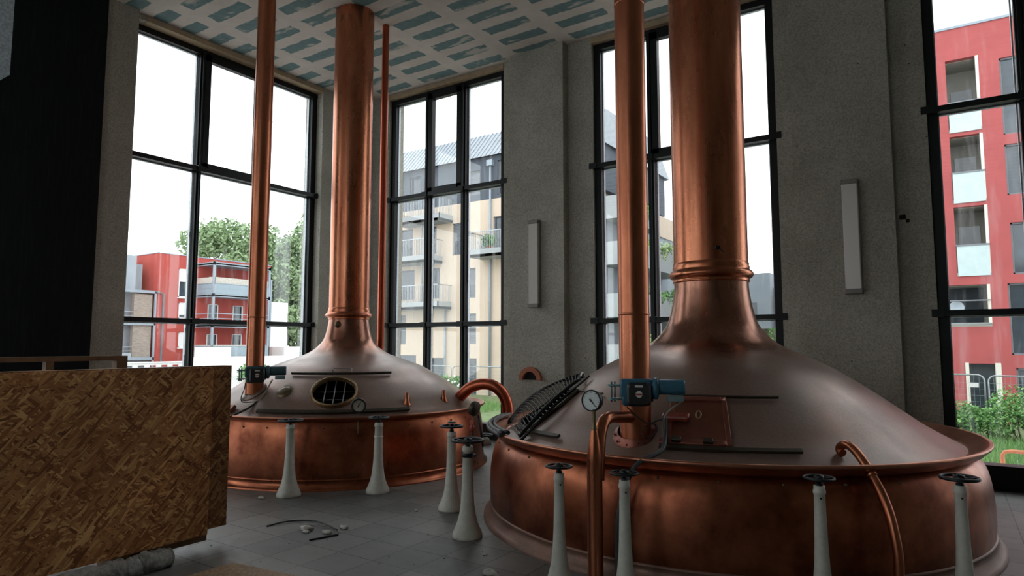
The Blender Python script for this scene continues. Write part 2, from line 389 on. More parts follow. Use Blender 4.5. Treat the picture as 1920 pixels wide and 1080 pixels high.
# ------------------------------------------------------------------ the room
H = 6.45; ZS, Z1, Z2, Z3 = .27, 1.96, 4.376, 6.353
XL, XLi = -9.81, -9.62; YB, YR, YP = 9.13, 9.03, 8.86
RX, FY = 7.2, -6.2
floor = struct('floor', MB().box(XL-.4, RX+.2, FY-.2, YB+.35, -.3, 0), FLOOR)
ceil = struct('ceiling', MB().box(XL-.4, RX+.2, FY-.2, YB+.35, H, H+.3), CEIL)
WINX = [(-8.86, -6.15), (-4.47, -1.75), (-.06, 2.66), (4.34, 7.0)]
mb = MB(); holes_wall(mb, 'x', XL-.4, RX+.3, 0, H, YR, YB+.32, [(a, b, 0, Z3+.005) for a, b in WINX])
struct('wall_back', mb, CONC)
for nm, (a, b) in zip(('trim_1', 'trim_2', 'trim_3'), ((-5.93, -4.90), (-1.53, -.43), (2.9, 4.05))):
    o = struct('wall_pillar' if 0 else 'wall_back_pillar', MB().box(a, b, YP, YR+.05, 0, H), CONC)
mb = MB(); holes_wall(mb, 'y', FY-.2, YR+.1, 0, H, XL-.3, XLi, [(4.58, 8.05, 0, Z3+.005), (-1.3, 2.2, 0, Z3+.005), (-5.7, -2.2, 0, Z3+.005)])
struct('wall_left', mb, CONC)
struct('wall_left_pillar', MB().box(XLi, XLi+.07, 4.05, 4.61, 0, H), CONC)
mb = MB(); holes_wall(mb, 'x', XL, RX+.2, 0, H, FY-.3, FY, [(-8.8, -6.1, 1.5, Z3), (-4.4, -1.7, 1.5, Z3)]); struct('wall_front', mb, CONC)
mb = MB(); holes_wall(mb, 'y', FY-.2, YR+.1, 0, H, RX, RX+.3, []); struct('wall_right', mb, CONC)
# filler cove + raw wood head trim over the windows
struct('trim_1', MB().box(-8.86, -6.15, YR-.02, YB-.02, Z3, H-.02), TRIMW)
struct('trim_2', MB().box(-4.47, -1.75, YR-.02, YB-.02, Z3, H-.02), TRIMW)
struct('trim_3', MB().box(-.06, 2.66, YR-.02, YB-.02, Z3, H-.02), TRIMW)
struct('trim_4', MB().box(XLi-.17, XLi+.02, 4.76, 8.05, Z3, H-.02), TRIMW)

def window(n, axis, a0, a1, plane, out, cols, sash=True, sill=ZS, z1=Z1, z2=Z2, z3=Z3, z0=0.0, mid=True):
    """axis 'x': window runs along X at y=plane; out = outward sign"""
    def B(mb, u0, u1, d0, d1, w0, w1):
        if axis == 'x': mb.box(u0, u1, plane+out*d0, plane+out*d1, w0, w1)
        else: mb.box(plane+out*d0, plane+out*d1, u0, u1, w0, w1)
    loc = ((a0+a1)/2, plane, z0) if axis == 'x' else (plane, (a0+a1)/2, z0)
    w = thing('window_%d' % n, loc, kind='structure')
    fr = MB()
    B(fr, a0, a0+.11, -.02, .09, z0, z3); B(fr, a1-.11, a1, -.02, .09, z0, z3); B(fr, a0, a1, -.03, .09, z3-.09, z3); B(fr, a0, a1, -.06, .14, z0, sill)
    B(fr, a0, a1, -.09, -.05, sill-.03, sill)
    for (c0, c1) in cols:
        B(fr, c0+.02, c1-.02, -.02, .09, sill, z3-.05)
        B(fr, c0+.045, c1-.045, -.06, -.02, sill, z3-.05)
    part('window_frame', fr, BLACKF, w)
    tr = MB()
    for z in (z1, z2):
        B(tr, a0-.03, a1+.03, -.09, -.02, z-.035, z+.035); B(tr, a0, a1, -.02, .09, z-.03, z+.03)
        for u in [a0-.0, a1+.0]+[(c0+c1)/2 for c0, c1 in cols]: B(tr, u-.06, u+.06, -.11, -.02, z-.045, z+.045)
    part('transom', tr, BLACKF, w)
    if sash and len(cols) >= 2:
        s0, s1 = cols[0][1]-.03, cols[1][0]+.03; sh = MB()
        B(sh, s0, s0+.10, -.05, .05, z2+.03, z3-.06); B(sh, s1-.10, s1, -.05, .05, z2+.03, z3-.06); B(sh, s0, s1, -.05, .05, z3-.17, z3-.06); B(sh, s0, s1, -.05, .05, z2+.03, z2+.12)
        part('opening_sash', sh, BLACKF, w)
    g = MB(); es = [a0+.06]+[(c0+c1)/2 for c0, c1 in cols]+[a1-.06]
    for i in range(len(es)-1):
        for (q0, q1) in ((sill, z1), (z1, z2), (z2, z3-.05)): B(g, es[i]+.01, es[i+1]-.01, .03, .034, q0, q1)
    part('glass_pane', g, GLASS, w)
    gk = MB()   # pale glazing gaskets on the outside of the frame
    for u in [a0+.115, a1-.125]+[c0 for c0, c1 in cols]+[c1 for c0, c1 in cols]: B(gk, u-.008, u+.008, .055, .10, sill, z3-.09)
    for z in (z1-.04, z2-.04, z3-.10): B(gk, a0+.11, a1-.11, .055, .10, z-.008, z+.008)
    part('gasket', gk, STEEL, w)
    return w
window(1, 'y', 4.58, 8.05, XL+.0, -1, [(5.69, 5.81), (6.80, 6.92)])
for i, (a, b) in enumerate(WINX):
    c0 = a+.86; c1 = a+1.71
    window(i+2, 'x', a, b, YB, 1, [(c0, c0+.13), (c1, c1+.13)])
window(6, 'y', -1.3, 2.2, XL, -1, [(-.22, -.10), (1.0, 1.12)])  # unseen left-wall windows, placed by the copper highlights, added to brighten the room
window(7, 'y', -5.7, -2.2, XL, -1, [(-4.6, -4.48), (-3.4, -3.28)])
for i, a in enumerate((-8.8, -4.4)):
    window(i+8, 'x', a, a+2.7, FY-.1, -1, [(a+.86, a+.99), (a+1.71, a+1.84)], z0=1.5, sill=1.6, z1=2.3)  # unseen front windows, added for room light, sills raised to dim the floor

# dark board partition at the left
p = thing('partition_panel', (-9.45, 3.2, 0), 'tall matt black sheeted partition standing against the left wall before the concrete pillar', 'partition')
part('panel', MB().box(XLi+.075, XLi+.13, 2.3, 4.17, 0, H), DARK, p)
bt = MB(); bt.box(XLi+.13, XLi+.15, 2.95, 2.99, 0, H-.0)
part('batten', bt, DARK, p)
dct = thing('ventilation_duct', (-7.1, 2.0, H), 'galvanised metal duct end hanging in the top left corner', 'duct')
part('duct_body', MB().box(-7.3, -6.95, 1.2, 2.26, 4.03, 4.95), DUCT, dct)
hb = MB()
for yy in (1.4, 2.1): hb.tube([(-7.1, yy, 4.95), (-7.1, yy, H)], .012, 6)
split_part('hanger', hb, STEEL, dct)

# wall lamps
def wall_lamp(x, zc, w, label):
    t = thing('wall_lamp', (x, YP, zc), label, 'lamp', 'tube lamps on the pillars')
    h = .70
    part('casing', MB().obox((x, YP-.02, zc), (1, 0, 0), (0, 0, 1), (0, 1, 0), w/2, h, .02, .01), LAMPG, t)
    part('lamp_diffuser', MB().obox((x, YP-.06, zc), (1, 0, 0), (0, 0, 1), (0, 1, 0), w/2-.012, h-.05, .028, .02), DIFF, t)
    caps = MB()
    for s in (-1, 1): caps.obox((x, YP-.055, zc+s*(h-.03)), (1, 0, 0), (0, 0, 1), (0, 1, 0), w/2-.005, .03, .045, .015)
    split_part('end_cap', caps, LAMPG, t)
wall_lamp(-5.41, 2.88, .20, 'narrow grey tube lamp mounted upright on the pillar between the two kettles')
wall_lamp(-.89, 2.905, .20, 'grey tube lamp mounted upright on the wide pillar right of the big flue')
# terracotta arch on the pillar
t = thing('vent_niche', (-5.5, YP, 1.04), 'small terracotta half-round arch over a dark hole in the pillar', 'vent')
part('arch_ring', MB().lathe([(.135, 0), (.205, 0), (.205, .045), (.135, .045)], (-5.5, YP-.045, 1.04), 28, (0, -1, 0), False, True, a0=-90 if 0 else 0, a1=180).lathe([(.135,0)],(0,0,-50),3) if 0 else (lambda m: m)(MB()), TERRA, t) if 0 else None
m = MB(); n = 24
for i in range(n):
    a, b = pi*i/n, pi*(i+1)/n
    vs = []
    for aa in (a, b):
        for r_ in (.13, .205):
            for d in (0, -.06): vs.append((-5.5+r_*cos(aa), YP+d, 1.04+r_*sin(aa)))
    m.add(vs, [(1, 3, 7, 5), (0, 4, 6, 2), (2, 6, 7, 3), (0, 1, 5, 4)] + ([(0, 2, 3, 1)] if i == 0 else []) + ([(4, 5, 7, 6)] if i == n-1 else []))
part('arch_ring', m, TERRA, t)
m = MB(); vs = [(-5.5, YP-.006, 1.04)]+[(-5.5+.132*cos(pi*i/16), YP-.006, 1.04+.132*sin(pi*i/16)) for i in range(17)]
m.add(vs, [(0, i+1, i+2) for i in range(16)]); part('opening', m, HOLE, t)
wh = MB(); wh.obox((-.36, YR-.004, 3.12), (1, 0, 0), (0, 0, 1), (0, 1, 0), .035, .03, .004, .015).obox((-.31, YR-.004, 3.07), (1, 0, 0), (0, 0, 1), (0, 1, 0), .02, .02, .004, .01)
single('wall_hole', wh, HOLE, (-.36, YR, 3.12), 'ragged black hole broken in the recess beside the right pillar', 'hole')

# ------------------------------------------------------------------ kettles
class Dome:
    def __init__(s, C, P): s.C = Vector((C[0], C[1], 0)); s.P = P; s.q = sorted(P)
    def z(s, r):
        q = s.q
        if r <= q[0][0]: return q[0][1]
        for a, b in zip(q, q[1:]):
            if r <= b[0]: return a[1]+(b[1]-a[1])*(r-a[0])/(b[0]-a[0])
        a, b = q[-2], q[-1]; return b[1]+(b[1]-a[1])*(r-b[0])/(b[0]-a[0])
    def fr(s, th, r):
        dz = (s.z(r+.03)-s.z(r-.03))/.06; t = radians(th); e = Vector((cos(t), sin(t), 0))
        n = (e*(-dz)+Vector((0, 0, 1))).normalized(); p = s.C+e*r+Vector((0, 0, s.z(r)))
        down = (e+Vector((0, 0, dz))).normalized(); tan = Vector((-sin(t), cos(t), 0)); return p, n, down, tan
    def pt(s, th, r, off=0): p, n, d, t = s.fr(th, r); return p+n*off
def fine(P, k=6):
    pts = [Vector((a, 0, b)) for a, b in P]; return [(p.x, p.z) for p in smooth_path(pts, k)]
P1 = [(2.05, .74), (1.98, .772), (1.90, .815), (1.74, .91), (1.6, 1.01), (1.4, 1.155), (1.2, 1.29), (1.03, 1.395), (.87, 1.475), (.68, 1.56), (.56, 1.635), (.44, 1.77), (.385, 1.93), (.355, 2.11), (.35, 2.2)]
P2 = [(1.83, .74), (1.75, .795), (1.69, .85), (1.568, .955), (1.364, 1.10), (1.227, 1.185), (1.02, 1.30), (.78, 1.39), (.56, 1.47), (.435, 1.552), (.35, 1.645), (.31, 1.75), (.288, 1.85), (.272, 1.95)]
F1 = fine(P1); F2 = fine(P2)
C1 = (-1.897, 6.405); C2 = (-7.01, 6.412)
D1 = Dome(C1, F1); D2 = Dome(C2, F2)
def patch(D, th0, th1, r0, r1, off, th0b=None, th1b=None, n=14):
    th0b = th0 if th0b is None else th0b; th1b = th1 if th1b is None else th1b
    m = MB()
    for o_ in (off, .002):
        m.grid(lambda u, v: D.pt((th0+(th1-th0)*u)*(1-v)+(th0b+(th1b-th0b)*u)*v, r0+(r1-r0)*v, o_), n, n)
    N = (n+1)*(n+1); idx = [i*(n+1) for i in range(n+1)]+[n*(n+1)+j for j in range(1, n+1)]+[i*(n+1)+n for i in range(n-1, -1, -1)]+[j for j in range(n-1, 0, -1)]
    for a, b in zip(idx, idx[1:]+idx[:1]): m.f.append((a, b, b+N, a+N)); m.sm.append(False)
    return m
def rail(D, th0, th1, r, w, h, n=30, off=.012, r1=None):
    m = MB(); vs = []
    for i in range(n+1):
        th = th0+(th1-th0)*i/n; rr = r+((r1 if r1 else r)-r)*i/n; p, nn, d, t = D.fr(th, rr)
        for a, b in ((-1, 0), (1, 0), (1, 1), (-1, 1)): vs.append(p+d*(a*w/2)+nn*(off+b*h))
    fs = [(0, 1, 2, 3), tuple(n*4+j for j in (3, 2, 1, 0))]
    for i in range(n):
        for j in range(4): fs.append((i*4+j, i*4+(j+1) % 4, i*4+4+(j+1) % 4, i*4+4+j))
    return m.add(vs, fs)
def kettle(C, F, body, skirt, sk, rim, fl_r, collar, label, skip):
    t = thing('brew_kettle', (C[0], C[1], 0), label, 'brewing kettle', 'copper brew kettles')
    c = (C[0], C[1], 0)
    part('kettle_body', MB().lathe(fine(body, 4), c, 160), COP_BODY, t)
    part('base_skirt', MB().lathe(skirt, c, 160), sk, t)
    part('rim', MB().lathe(rim, c, 160, close=True), RIMC, t)
    part('dome', MB().lathe(F, c, 360, skip=skip), COP_DOME, t, 'dusty brown copper dome')
    part('collar', MB().lathe(collar, c, 96), COP_FLUE, t)
    zt = collar[-1][1]-.01
    part('flue', MB().lathe([(fl_r, zt), (fl_r, 3.3), (fl_r, 4.4), (fl_r, 5.5), (fl_r, H)], c, 96), COP_FLUE, t)
    return t
# big kettle: opening on its left flank
def in_open1(p):
    r = hypot(p.x-C1[0], p.y-C1[1]); th = degrees(atan2(p.y-C1[1], p.x-C1[0])); return 1.40 < r < 1.86 and -154 < th < -131.5
body1 = [(2.04, .745), (2.085, .70), (2.125, .62), (2.15, .50), (2.162, .36), (2.162, .22), (2.155, .135)]
skirt1 = [(2.150, .14), (2.166, .132), (2.166, .12), (2.158, .112), (2.172, .08), (2.20, .035), (2.222, .02), (2.222, 0)]
rim1 = [(1.99, .752), (2.05, .735), (2.12, .762), (2.155, .800), (2.170, .810), (2.173, .826), (2.160, .834), (2.14, .828), (2.09, .792), (2.03, .77)]
def scal(P, a, b): return [(r*a, z+b) for r, z in P]
col1 = [(.35, 2.195), (.362, 2.20), (.364, 2.215), (.358, 2.22), (.366, 2.235), (.385, 2.245), (.398, 2.265), (.398, 2.285), (.385, 2.305), (.368, 2.315), (.362, 2.33), (.366, 2.34), (.358, 2.36), (.36, 2.385), (.35, 2.392)]
k1 = kettle(C1, F1, body1, skirt1, SKIRT, rim1, .352, col1, 'largest copper brewing kettle with wide dusty dome and thick flue, in the right foreground', in_open1)
hc = D2.pt(-48.2, 1.46); hn = D2.fr(-48.2, 1.46)[1]
def in_open2(p): return (p-hc).length < .245
body2 = [(1.83, .74), (1.86, .66), (1.88, .56), (1.895, .42), (1.905, .28), (1.905, .17), (1.90, .115)]
skirt2 = [(1.895, .12), (1.911, .112), (1.911, .10), (1.903, .092), (1.918, .05), (1.942, .02), (1.958, .015), (1.958, 0)]
rim2 = [(1.76, .745), (1.82, .728), (1.88, .745), (1.915, .772), (1.925, .785), (1.918, .796), (1.90, .794), (1.85, .768), (1.79, .765)]
col2 = [(.268, 1.94), (.282, 1.945), (.284, 1.96), (.28, 1.965), (.30, 1.985), (.328, 2.0), (.328, 2.01), (.30, 2.035), (.288, 2.045), (.292, 2.06), (.28, 2.085), (.284, 2.105), (.27, 2.11)]
k2 = kettle(C2, F2, body2, skirt2, COP_BODY, rim2, .276, col2, 'smaller copper brewing kettle with round barred hatch, standing in the far left corner', in_open2)
# --- kettle 1 fittings
dr = part('hatch_door', patch(D1, -86.5, -69.9, 1.375, 1.80, .022, -84.6, -69.9), DOORR, k1, 'reddish hinged hatch door')
fm = MB()
for (a, b, ra, rb, aw, bw) in ((-86.5, -85.0, 1.375, 1.80, -84.6, -83.4), (-71.3, -69.9, 1.375, 1.80, -71.0, -69.9)):
    q = patch(D1, a, b, ra, rb, .034, aw, bw, 8); fm.add(q.v, q.f, True)
for (ra, rb) in ((1.375, 1.41), (1.76, 1.80)):
    q = patch(D1, -86.0, -70.2, ra, rb, .034, n=8); fm.add(q.v, q.f, True)
part('door_frame', fm, DOORR, dr)
p, n_, d_, t_ = D1.fr(-77.6, 1.56)
hd = MB(); hd.tube([p+n_*.05+d_*(.042*cos(a))+t_*(.018*sin(a)) for a in [2*pi*i/24 for i in range(25)]], .006, 8)
part('door_handle', hd, BRASS, dr, 'small oval brass ring handle')
lk = MB(); p, n_, d_, t_ = D1.fr(-83.3, 1.585)
lk.obox(p+n_*.05, t_, d_, n_, .10, .035, .022, .02); part('latch', lk, REDP, dr, 'red latch arm')
for th in (-82.0, -75.0):
    p, n_, d_, t_ = D1.fr(th, 1.785); part('hinge', MB().obox(p+n_*.045, t_, d_, n_, .035, .02, .016, .008), RAILM, dr)
part('guide_rail', rail(D1, -87.2, -53.6, 1.362, .014, .02), RAILM, k1)
part('guide_rail', rail(D1, -85.5, -55.6, 1.835, .035, .022), RAILM, k1)
part('guide_rail', rail(D1, -146, -114, 1.385, .012, .014), RAILM, k1)
part('guide_rail', rail(D1, -143, -113.8, 1.90, .035, .022, r1=1.86), RAILM, k1)
of = MB()
for (a, b, c_, d_) in ((-155.5, -153.5, 1.38, 1.88), (-132.3, -131, 1.38, 1.88), (-155, -131, 1.38, 1.405), (-155, -131, 1.855, 1.88)):
    q = patch(D1, a, b, c_, d_, .03, n=6); of.add(q.v, q.f, True)
part('opening_frame', of, RAILM, k1)
ob = MB()
for i in range(12):
    r_ = 1.42+.42*i/11; ob.tube([D1.pt(-154, r_, .012), D1.pt(-147, r_, .016), D1.pt(-139, r_, .016), D1.pt(-131.5, r_, .012)], .004, 5)
split_part('opening_bar', ob, STEEL, k1)
# wire guard basket
def cage_pt(u, v):      # u from rim up the dome, v from near bar to far edge
    A = D1.pt(-126.5, 1.99, .05); B = D1.pt(-137.5, 1.30, .065)
    near = A.lerp(B, u)+Vector((0, 0, .035*sin(pi*u)))
    far = D1.pt(-163-6*u, 2.10-.82*u, .02+.16*sin(pi*min(1, u*1.02))**.8 if 0 < u < 1 else .03)
    return near.lerp(far, v)+Vector((0, 0, .05*sin(pi*v)))
cg = MB()
for i in range(0, 25): cg.tube([cage_pt(i/24, j/10) for j in range(11)], .006 if i in (0, 24) else .0032, 5)
for j in range(0, 21): cg.tube([cage_pt(i/14, j/20) for i in range(15)], .006 if j in (0, 20) else .0026, 4)
cage = part('guard_basket', cg, WIRE, k1, 'black wire mesh guard basket')
fr_ = MB()
fr_.tube([cage_pt(i/16, 0) for i in range(17)], .017, 8); fr_.tube([cage_pt(i/16, 1) for i in range(17)], .011, 8)
fr_.tube([cage_pt(1, i/8) for i in range(9)], .011, 8)
A = D1.pt(-127.0, 2.0, .03); B = D1.pt(-139.0, 1.25, .045); fr_.tube([A+Vector((.03, -.01, -.01)), A.lerp(B, .5)+Vector((.035, -.02, .02)), B+Vector((.04, 0, .01))], .013, 8)
part('basket_frame', fr_, WIRE, cage)
tr_ = MB()
for r_, z_, w_ in ((2.165, .845, .022), (2.12, .85, .018), (2.185, .83, .018)):
    tr_.tube([(C1[0]+r_*cos(radians(a)), C1[1]+r_*sin(radians(a)), z_) for a in range(-168, -124, 3)], w_, 8)
part('basket_sill', tr_, simple('grey_rubber_sill', (.035, .04, .046), .4, .2), cage, 'dark grey rolled edge at the rim')
ft = MB()
p, n_, d_, t_ = D1.fr(-93.4, 1.715)
ft.lathe([(.115, 0), (.165, .0), (.165, .012), (.125, .016), (.118, .05), (.115, .05)], p-n_*.002, 36, n_)
for i in range(10): a = 2*pi*i/10; ft.disc(p+n_*.012+(d_*cos(a)+t_*sin(a))*.147, .007, .012, n_, 6)
part('pipe_flange', ft, DOORR, k1)
bl = MB()
for th in range(-150, -20, 11): bl.lathe([(.012, 0), (.010, .008), (.0005, .012)], (C1[0]+2.087*cos(radians(th)), C1[1]+2.087*sin(radians(th)), .695), 8, (cos(radians(th)), sin(radians(th)), .3))
split_part('rivet', bl, DBRASS, k1)
sp = MB(); a = radians(-62); sp.obox((C1[0]+.352*cos(a), C1[1]+.352*sin(a), 2.50), (-sin(a), cos(a), 0), (0, 0, 1), (cos(a), sin(a), 0), .025, .02, .006, .01)
sp.tube([(C1[0]+.356*cos(a), C1[1]+.356*sin(a), 2.50), (C1[0]+.358*cos(a+.18), C1[1]+.358*sin(a+.18), 2.45)], .004, 5)
part('plug', sp, IRON, k1, 'dark torn patch on the flue')
# --- kettle 2 fittings
hr = MB().lathe([(.246, -.03), (.246, .03), (.254, .042), (.268, .038), (.272, .02), (.272, -.02)], hc, 56, hn)
ring = part('hatch_ring', hr, RINGB, k2, 'brass hatch ring')
hu = D2.fr(-48.2, 1.46)[2]; ht = D2.fr(-48.2, 1.46)[3]
hb = MB()
for x_ in (-.11, .0, .11): y_ = math.sqrt(.235**2-x_**2); hb.tube([hc-hn*.02+ht*x_-hu*y_, hc-hn*.02+ht*x_+hu*y_], .007, 6)
for y_ in (-.05, .09): x_ = math.sqrt(.235**2-y_**2); hb.tube([hc-hn*.035+hu*y_-ht*x_, hc-hn*.035+hu*y_+ht*x_], .004, 6)
split_part('hatch_bar', hb, STEEL, ring, 'pale steel bars')
part('guide_rail', rail(D2, -77, -15.5, 1.165, .018, .03), RAILM, k2)
part('guide_rail', rail(D2, -77.5, -18, 1.725, .04, .03), RAILM, k2)
hd = MB()
for th in (-52, -40): hd.tube([D2.pt(th, 1.13, 0), D2.pt(th, 1.10, .05), D2.pt(th, 1.07, .0)], .008, 6)
hd.tube([D2.pt(-52+12*i/6, 1.10, .05) for i in range(7)], .006, 6)
part('rail_bracket', hd, STEEL, k2)
p, n_, d_, t_ = D2.fr(-72, 1.46)
part('inspection_cap', MB().lathe([(.095, 0), (.09, .014), (.06, .02), (.0005, .022)], p, 28, n_), DBRASS, k2, 'small dark round cap')
for th in (-17, 5):
    q = D2.pt(th, 1.64, -.01); d3 = (Vector((0, 0, 1))+Vector((cos(radians(th)), sin(radians(th)), 0))*-.05).normalized()
    part('spout', MB().lathe([(.055, -.02), (.036, .02), (.03, .05), (.022, .13), (.018, .13), (.018, .06)], q, 20, d3), COP_PIPE, k2, 'short conical copper spout')
q = Vector((C2[0], C2[1], 1.87)); a = radians(-72); part('plug', MB().lathe([(.05, .265), (.045, .295), (.03, .30), (.028, .325), (.0005, .33)], q, 18, (cos(a), sin(a), 0)), DBRASS, k2, 'small dark bolt plug on the neck')
rp = MB(); p, n_, d_, t_ = D2.fr(-95, 1.72); rp.obox(p+n_*.03, t_, d_, n_, .14, .05, .02, .01); part('latch', rp, DOORR, k2)
p, n_, d_, t_ = D2.fr(-92, 1.55); fl2 = MB().lathe([(.10, 0), (.165, .0), (.165, .012), (.11, .016), (.105, .03), (.10, .03)], D2.pt(-91, 1.47, -.002), 32, n_); part('pipe_flange', fl2, COP_DOME, k2)
bl = MB()
for th in range(-100, 20, 10): bl.lathe([(.010, 0), (.009, .007), (.0005, .010)], (C2[0]+1.862*cos(radians(th)), C2[1]+1.862*sin(radians(th)), .67), 8, (cos(radians(th)), sin(radians(th)), .2))
split_part('rivet', bl, DBRASS, k2)

# ------------------------------------------------------------------ tall pipes
def vpipe(x, y, z0, r, mat, label, ztop=H, seam=True):
    t = thing('copper_pipe', (x, y, z0), label, 'pipe', 'tall copper pipes to the ceiling')
    part('pipe_tube', MB().lathe([(r, z0), (r, z0+1.2), (r, z0+2.6), (r, z0+4), (r, ztop)], (x, y, 0), 48), mat, t)
    if seam:
        m = MB()
        for z in (z0+.93, z0+3.4): m.lathe([(r-.002, z-.01), (r+.003, z-.006), (r+.003, z+.006), (r-.002, z+.01)], (x, y, 0), 48)
        split_part('joint_seam', m, mat, t)
    return t
PX1, PY1 = -1.985, 4.69; vpipe(PX1, PY1, .90, .117, COP_PIPE, 'tall copper pipe rising from the front of the large dome, carrying the bright blue actuator')
PX2, PY2 = -7.03, 4.945; vpipe(PX2, PY2, 1.0, .108, COP_PIPE, 'tall copper pipe at the left of the small kettle in front of the window')
a = radians(-44.86); vpipe(9.78*sin(a), 9.78*cos(a), 1.44, .051, COP_RED, 'thinnest reddish copper pipe, right behind the small kettle flue', seam=False)

def actuator(C, face, s, body, plate, label, z, loc):
    """valve drive clamped to a pipe; face = direction to the viewer"""
    t = thing('valve_actuator', loc, label, 'valve actuator', 'motor drives on the tall pipes')
    f = Vector(face).normalized(); r = Vector((0, 0, 1)).cross(f).normalized(); u = Vector((0, 0, 1)); c = Vector(C)
    g = MB().obox(c+r*.01*s, r, u, f, .13*s, .075*s, .06*s, .03*s)
    g.lathe([(.0005, 0), (.06*s, 0), (.085*s, .02*s), (.085*s, .05*s), (.06*s, .06*s), (.0005, .06*s)], c+r*.125*s, 24, r)
    g.obox(c+r*.0*s-u*.05*s, r, u, f, .105*s, .09*s, .055*s, .03*s)
    gb = part('gear_housing', g, body, t)
    m = MB().lathe([(.0005, .18*s), (.058*s, .18*s), (.06*s, .20*s), (.06*s, .37*s), (.055*s, .385*s), (.0005, .385*s)], c+u*.012*s, 28, r)
    mo = part('motor', m, body, t)
    part('terminal_box', MB().obox(c+r*.31*s-u*.075*s+f*.02*s, r, u, f, .062*s, .022*s, .04*s, .006*s), plate, mo)
    dl = part('indicator_cover', MB().obox(c+r*.03*s-u*.04*s+f*.085*s, r, u, f, .092*s, .09*s, .028*s, .03*s), BLACKP, t, 'black square indicator cover')
    part('indicator_window', MB().disc(c+r*.03*s-u*.04*s+f*.112*s, .026*s, .004*s, f, 24), DIALW, dl)
    part('indicator_bar', MB().obox(c+r*.03*s-u*.04*s+f*.1175*s, r, u, f, .024*s, .007*s, .0015*s), REDP, dl)
    part('name_label', MB().obox(c+r*.03*s+u*.022*s+f*.1135*s, r, u, f, .03*s, .008*s, .0015*s), LABELW, dl)
    fl = MB()
    for zz in (.022, -.085): fl.obox(c-r*.16*s+u*zz*s, r, f, u, .055*s, .055*s, .009*s, .03*s)
    fl.tube([c-r*.185*s+u*.05*s+f*.02*s, c-r*.185*s-u*.11*s+f*.02*s], .008*s, 8)
    fl.tube([c-r*.16*s+u*.05*s-f*.02*s, c-r*.16*s-u*.11*s-f*.02*s], .008*s, 8)
    part('mounting_flange', fl, plate, t)
    gd = MB()
    for q in (-.13, -.05): gd.lathe([(.014*s, 0), (.014*s, .03*s), (.009*s, .035*s), (.009*s, .05*s)], c+r*(.09+q*0)*s-u*(.075+(q+.13)*.2)*s+f*.04*s, 10, r)
    split_part('cable_gland', gd, BLACKP, t)
    return t
FC1 = Vector((-PX1, -PY1, 0)); FC2 = Vector((-PX2, -PY2, 0))
n1 = FC1.normalized(); n2 = FC2.normalized()
a1 = Vector((PX1, PY1, 1.28))+n1*.185; actuator(a1, n1, .92, BLUE, PLATE, 'bright blue motor drive with black dial box on the pipe of the large kettle', 1.27, (PX1, PY1, 1.2))
a2 = Vector((PX2, PY2, 1.27))+n2*.175; actuator(a2, n2, .92, BLUED, PLATE, 'dark teal motor drive on the pipe left of the small kettle', 1.30, (PX2, PY2, 1.2))
# cables of the actuators
def wire(name, pts, r, mat, label, cat='cable', n=6):
    return single(name, MB().tube(smooth_path(pts, n), r, 8), mat, pts[0], label, cat)
R1 = Vector((0, 0, 1)).cross(n1).normalized(); U = Vector((0, 0, 1))
def q1(x, z, f=0.0): return Vector((PX1, PY1, z))+R1*x+n1*f
wire('cable', [q1(-.06, 1.145, .20), q1(.0, 1.09, .20), q1(.08, 1.03, .19), q1(.14, 1.02, .17), q1(.15, .97, .16), q1(.10, .92, .16), q1(.06, .93, .17), q1(.06, .99, .17), q1(.12, 1.03, .17), q1(.2, 1.06, .16)], .0045, CABLE, 'thin black cable looping under the bright blue motor drive')
wire('cable', [q1(.33, 1.185, .19), q1(.26, 1.14, .20), q1(.215, 1.09, .19), q1(.20, 1.02, .18), q1(.20, .93, .19), q1(.20, .90, .24)], .008, CABG, 'pale grey cable dropping from the bright blue motor drive')
wire('conduit', [q1(.21, 1.08, .17), q1(.205, .93, .23), q1(.17, .86, .36), (-1.77, 4.22, .80), (-1.82, 4.14, .68), (-1.87, 4.10, .45), (-1.88, 4.10, .2), (-1.88, 4.10, 0)], .016, HOSE, 'thick grey blue hose crossing the rim of the large kettle', 'hose')
R2 = Vector((0, 0, 1)).cross(n2).normalized()
def q2(x, z, f=0.0): return Vector((PX2, PY2, z))+R2*x+n2*f
wire('cable', [q2(-.10, 1.15, .20), q2(-.11, 1.07, .2), q2(-.14, .98, .22), q2(-.12, .925, .24), q2(-.02, .925, .26), q2(.05, .93, .26)], .0055, CABLE, 'thin black cable looping under the dark teal motor drive')
wire('cable', [q2(.20, 1.18, .20), q2(.14, 1.06, .22), q2(.08, .97, .25), q2(.03, .90, .27)], .008, CABG, 'pale grey cable dropping from the dark teal motor drive')
wire('conduit', [q2(.04, .93, .26), q2(-.06, .86, .33), q2(-.2, .80, .42), q2(-.3, .76, .46)], .013, CABLE, 'black hose crossing the rim left of the small kettle', 'hose')

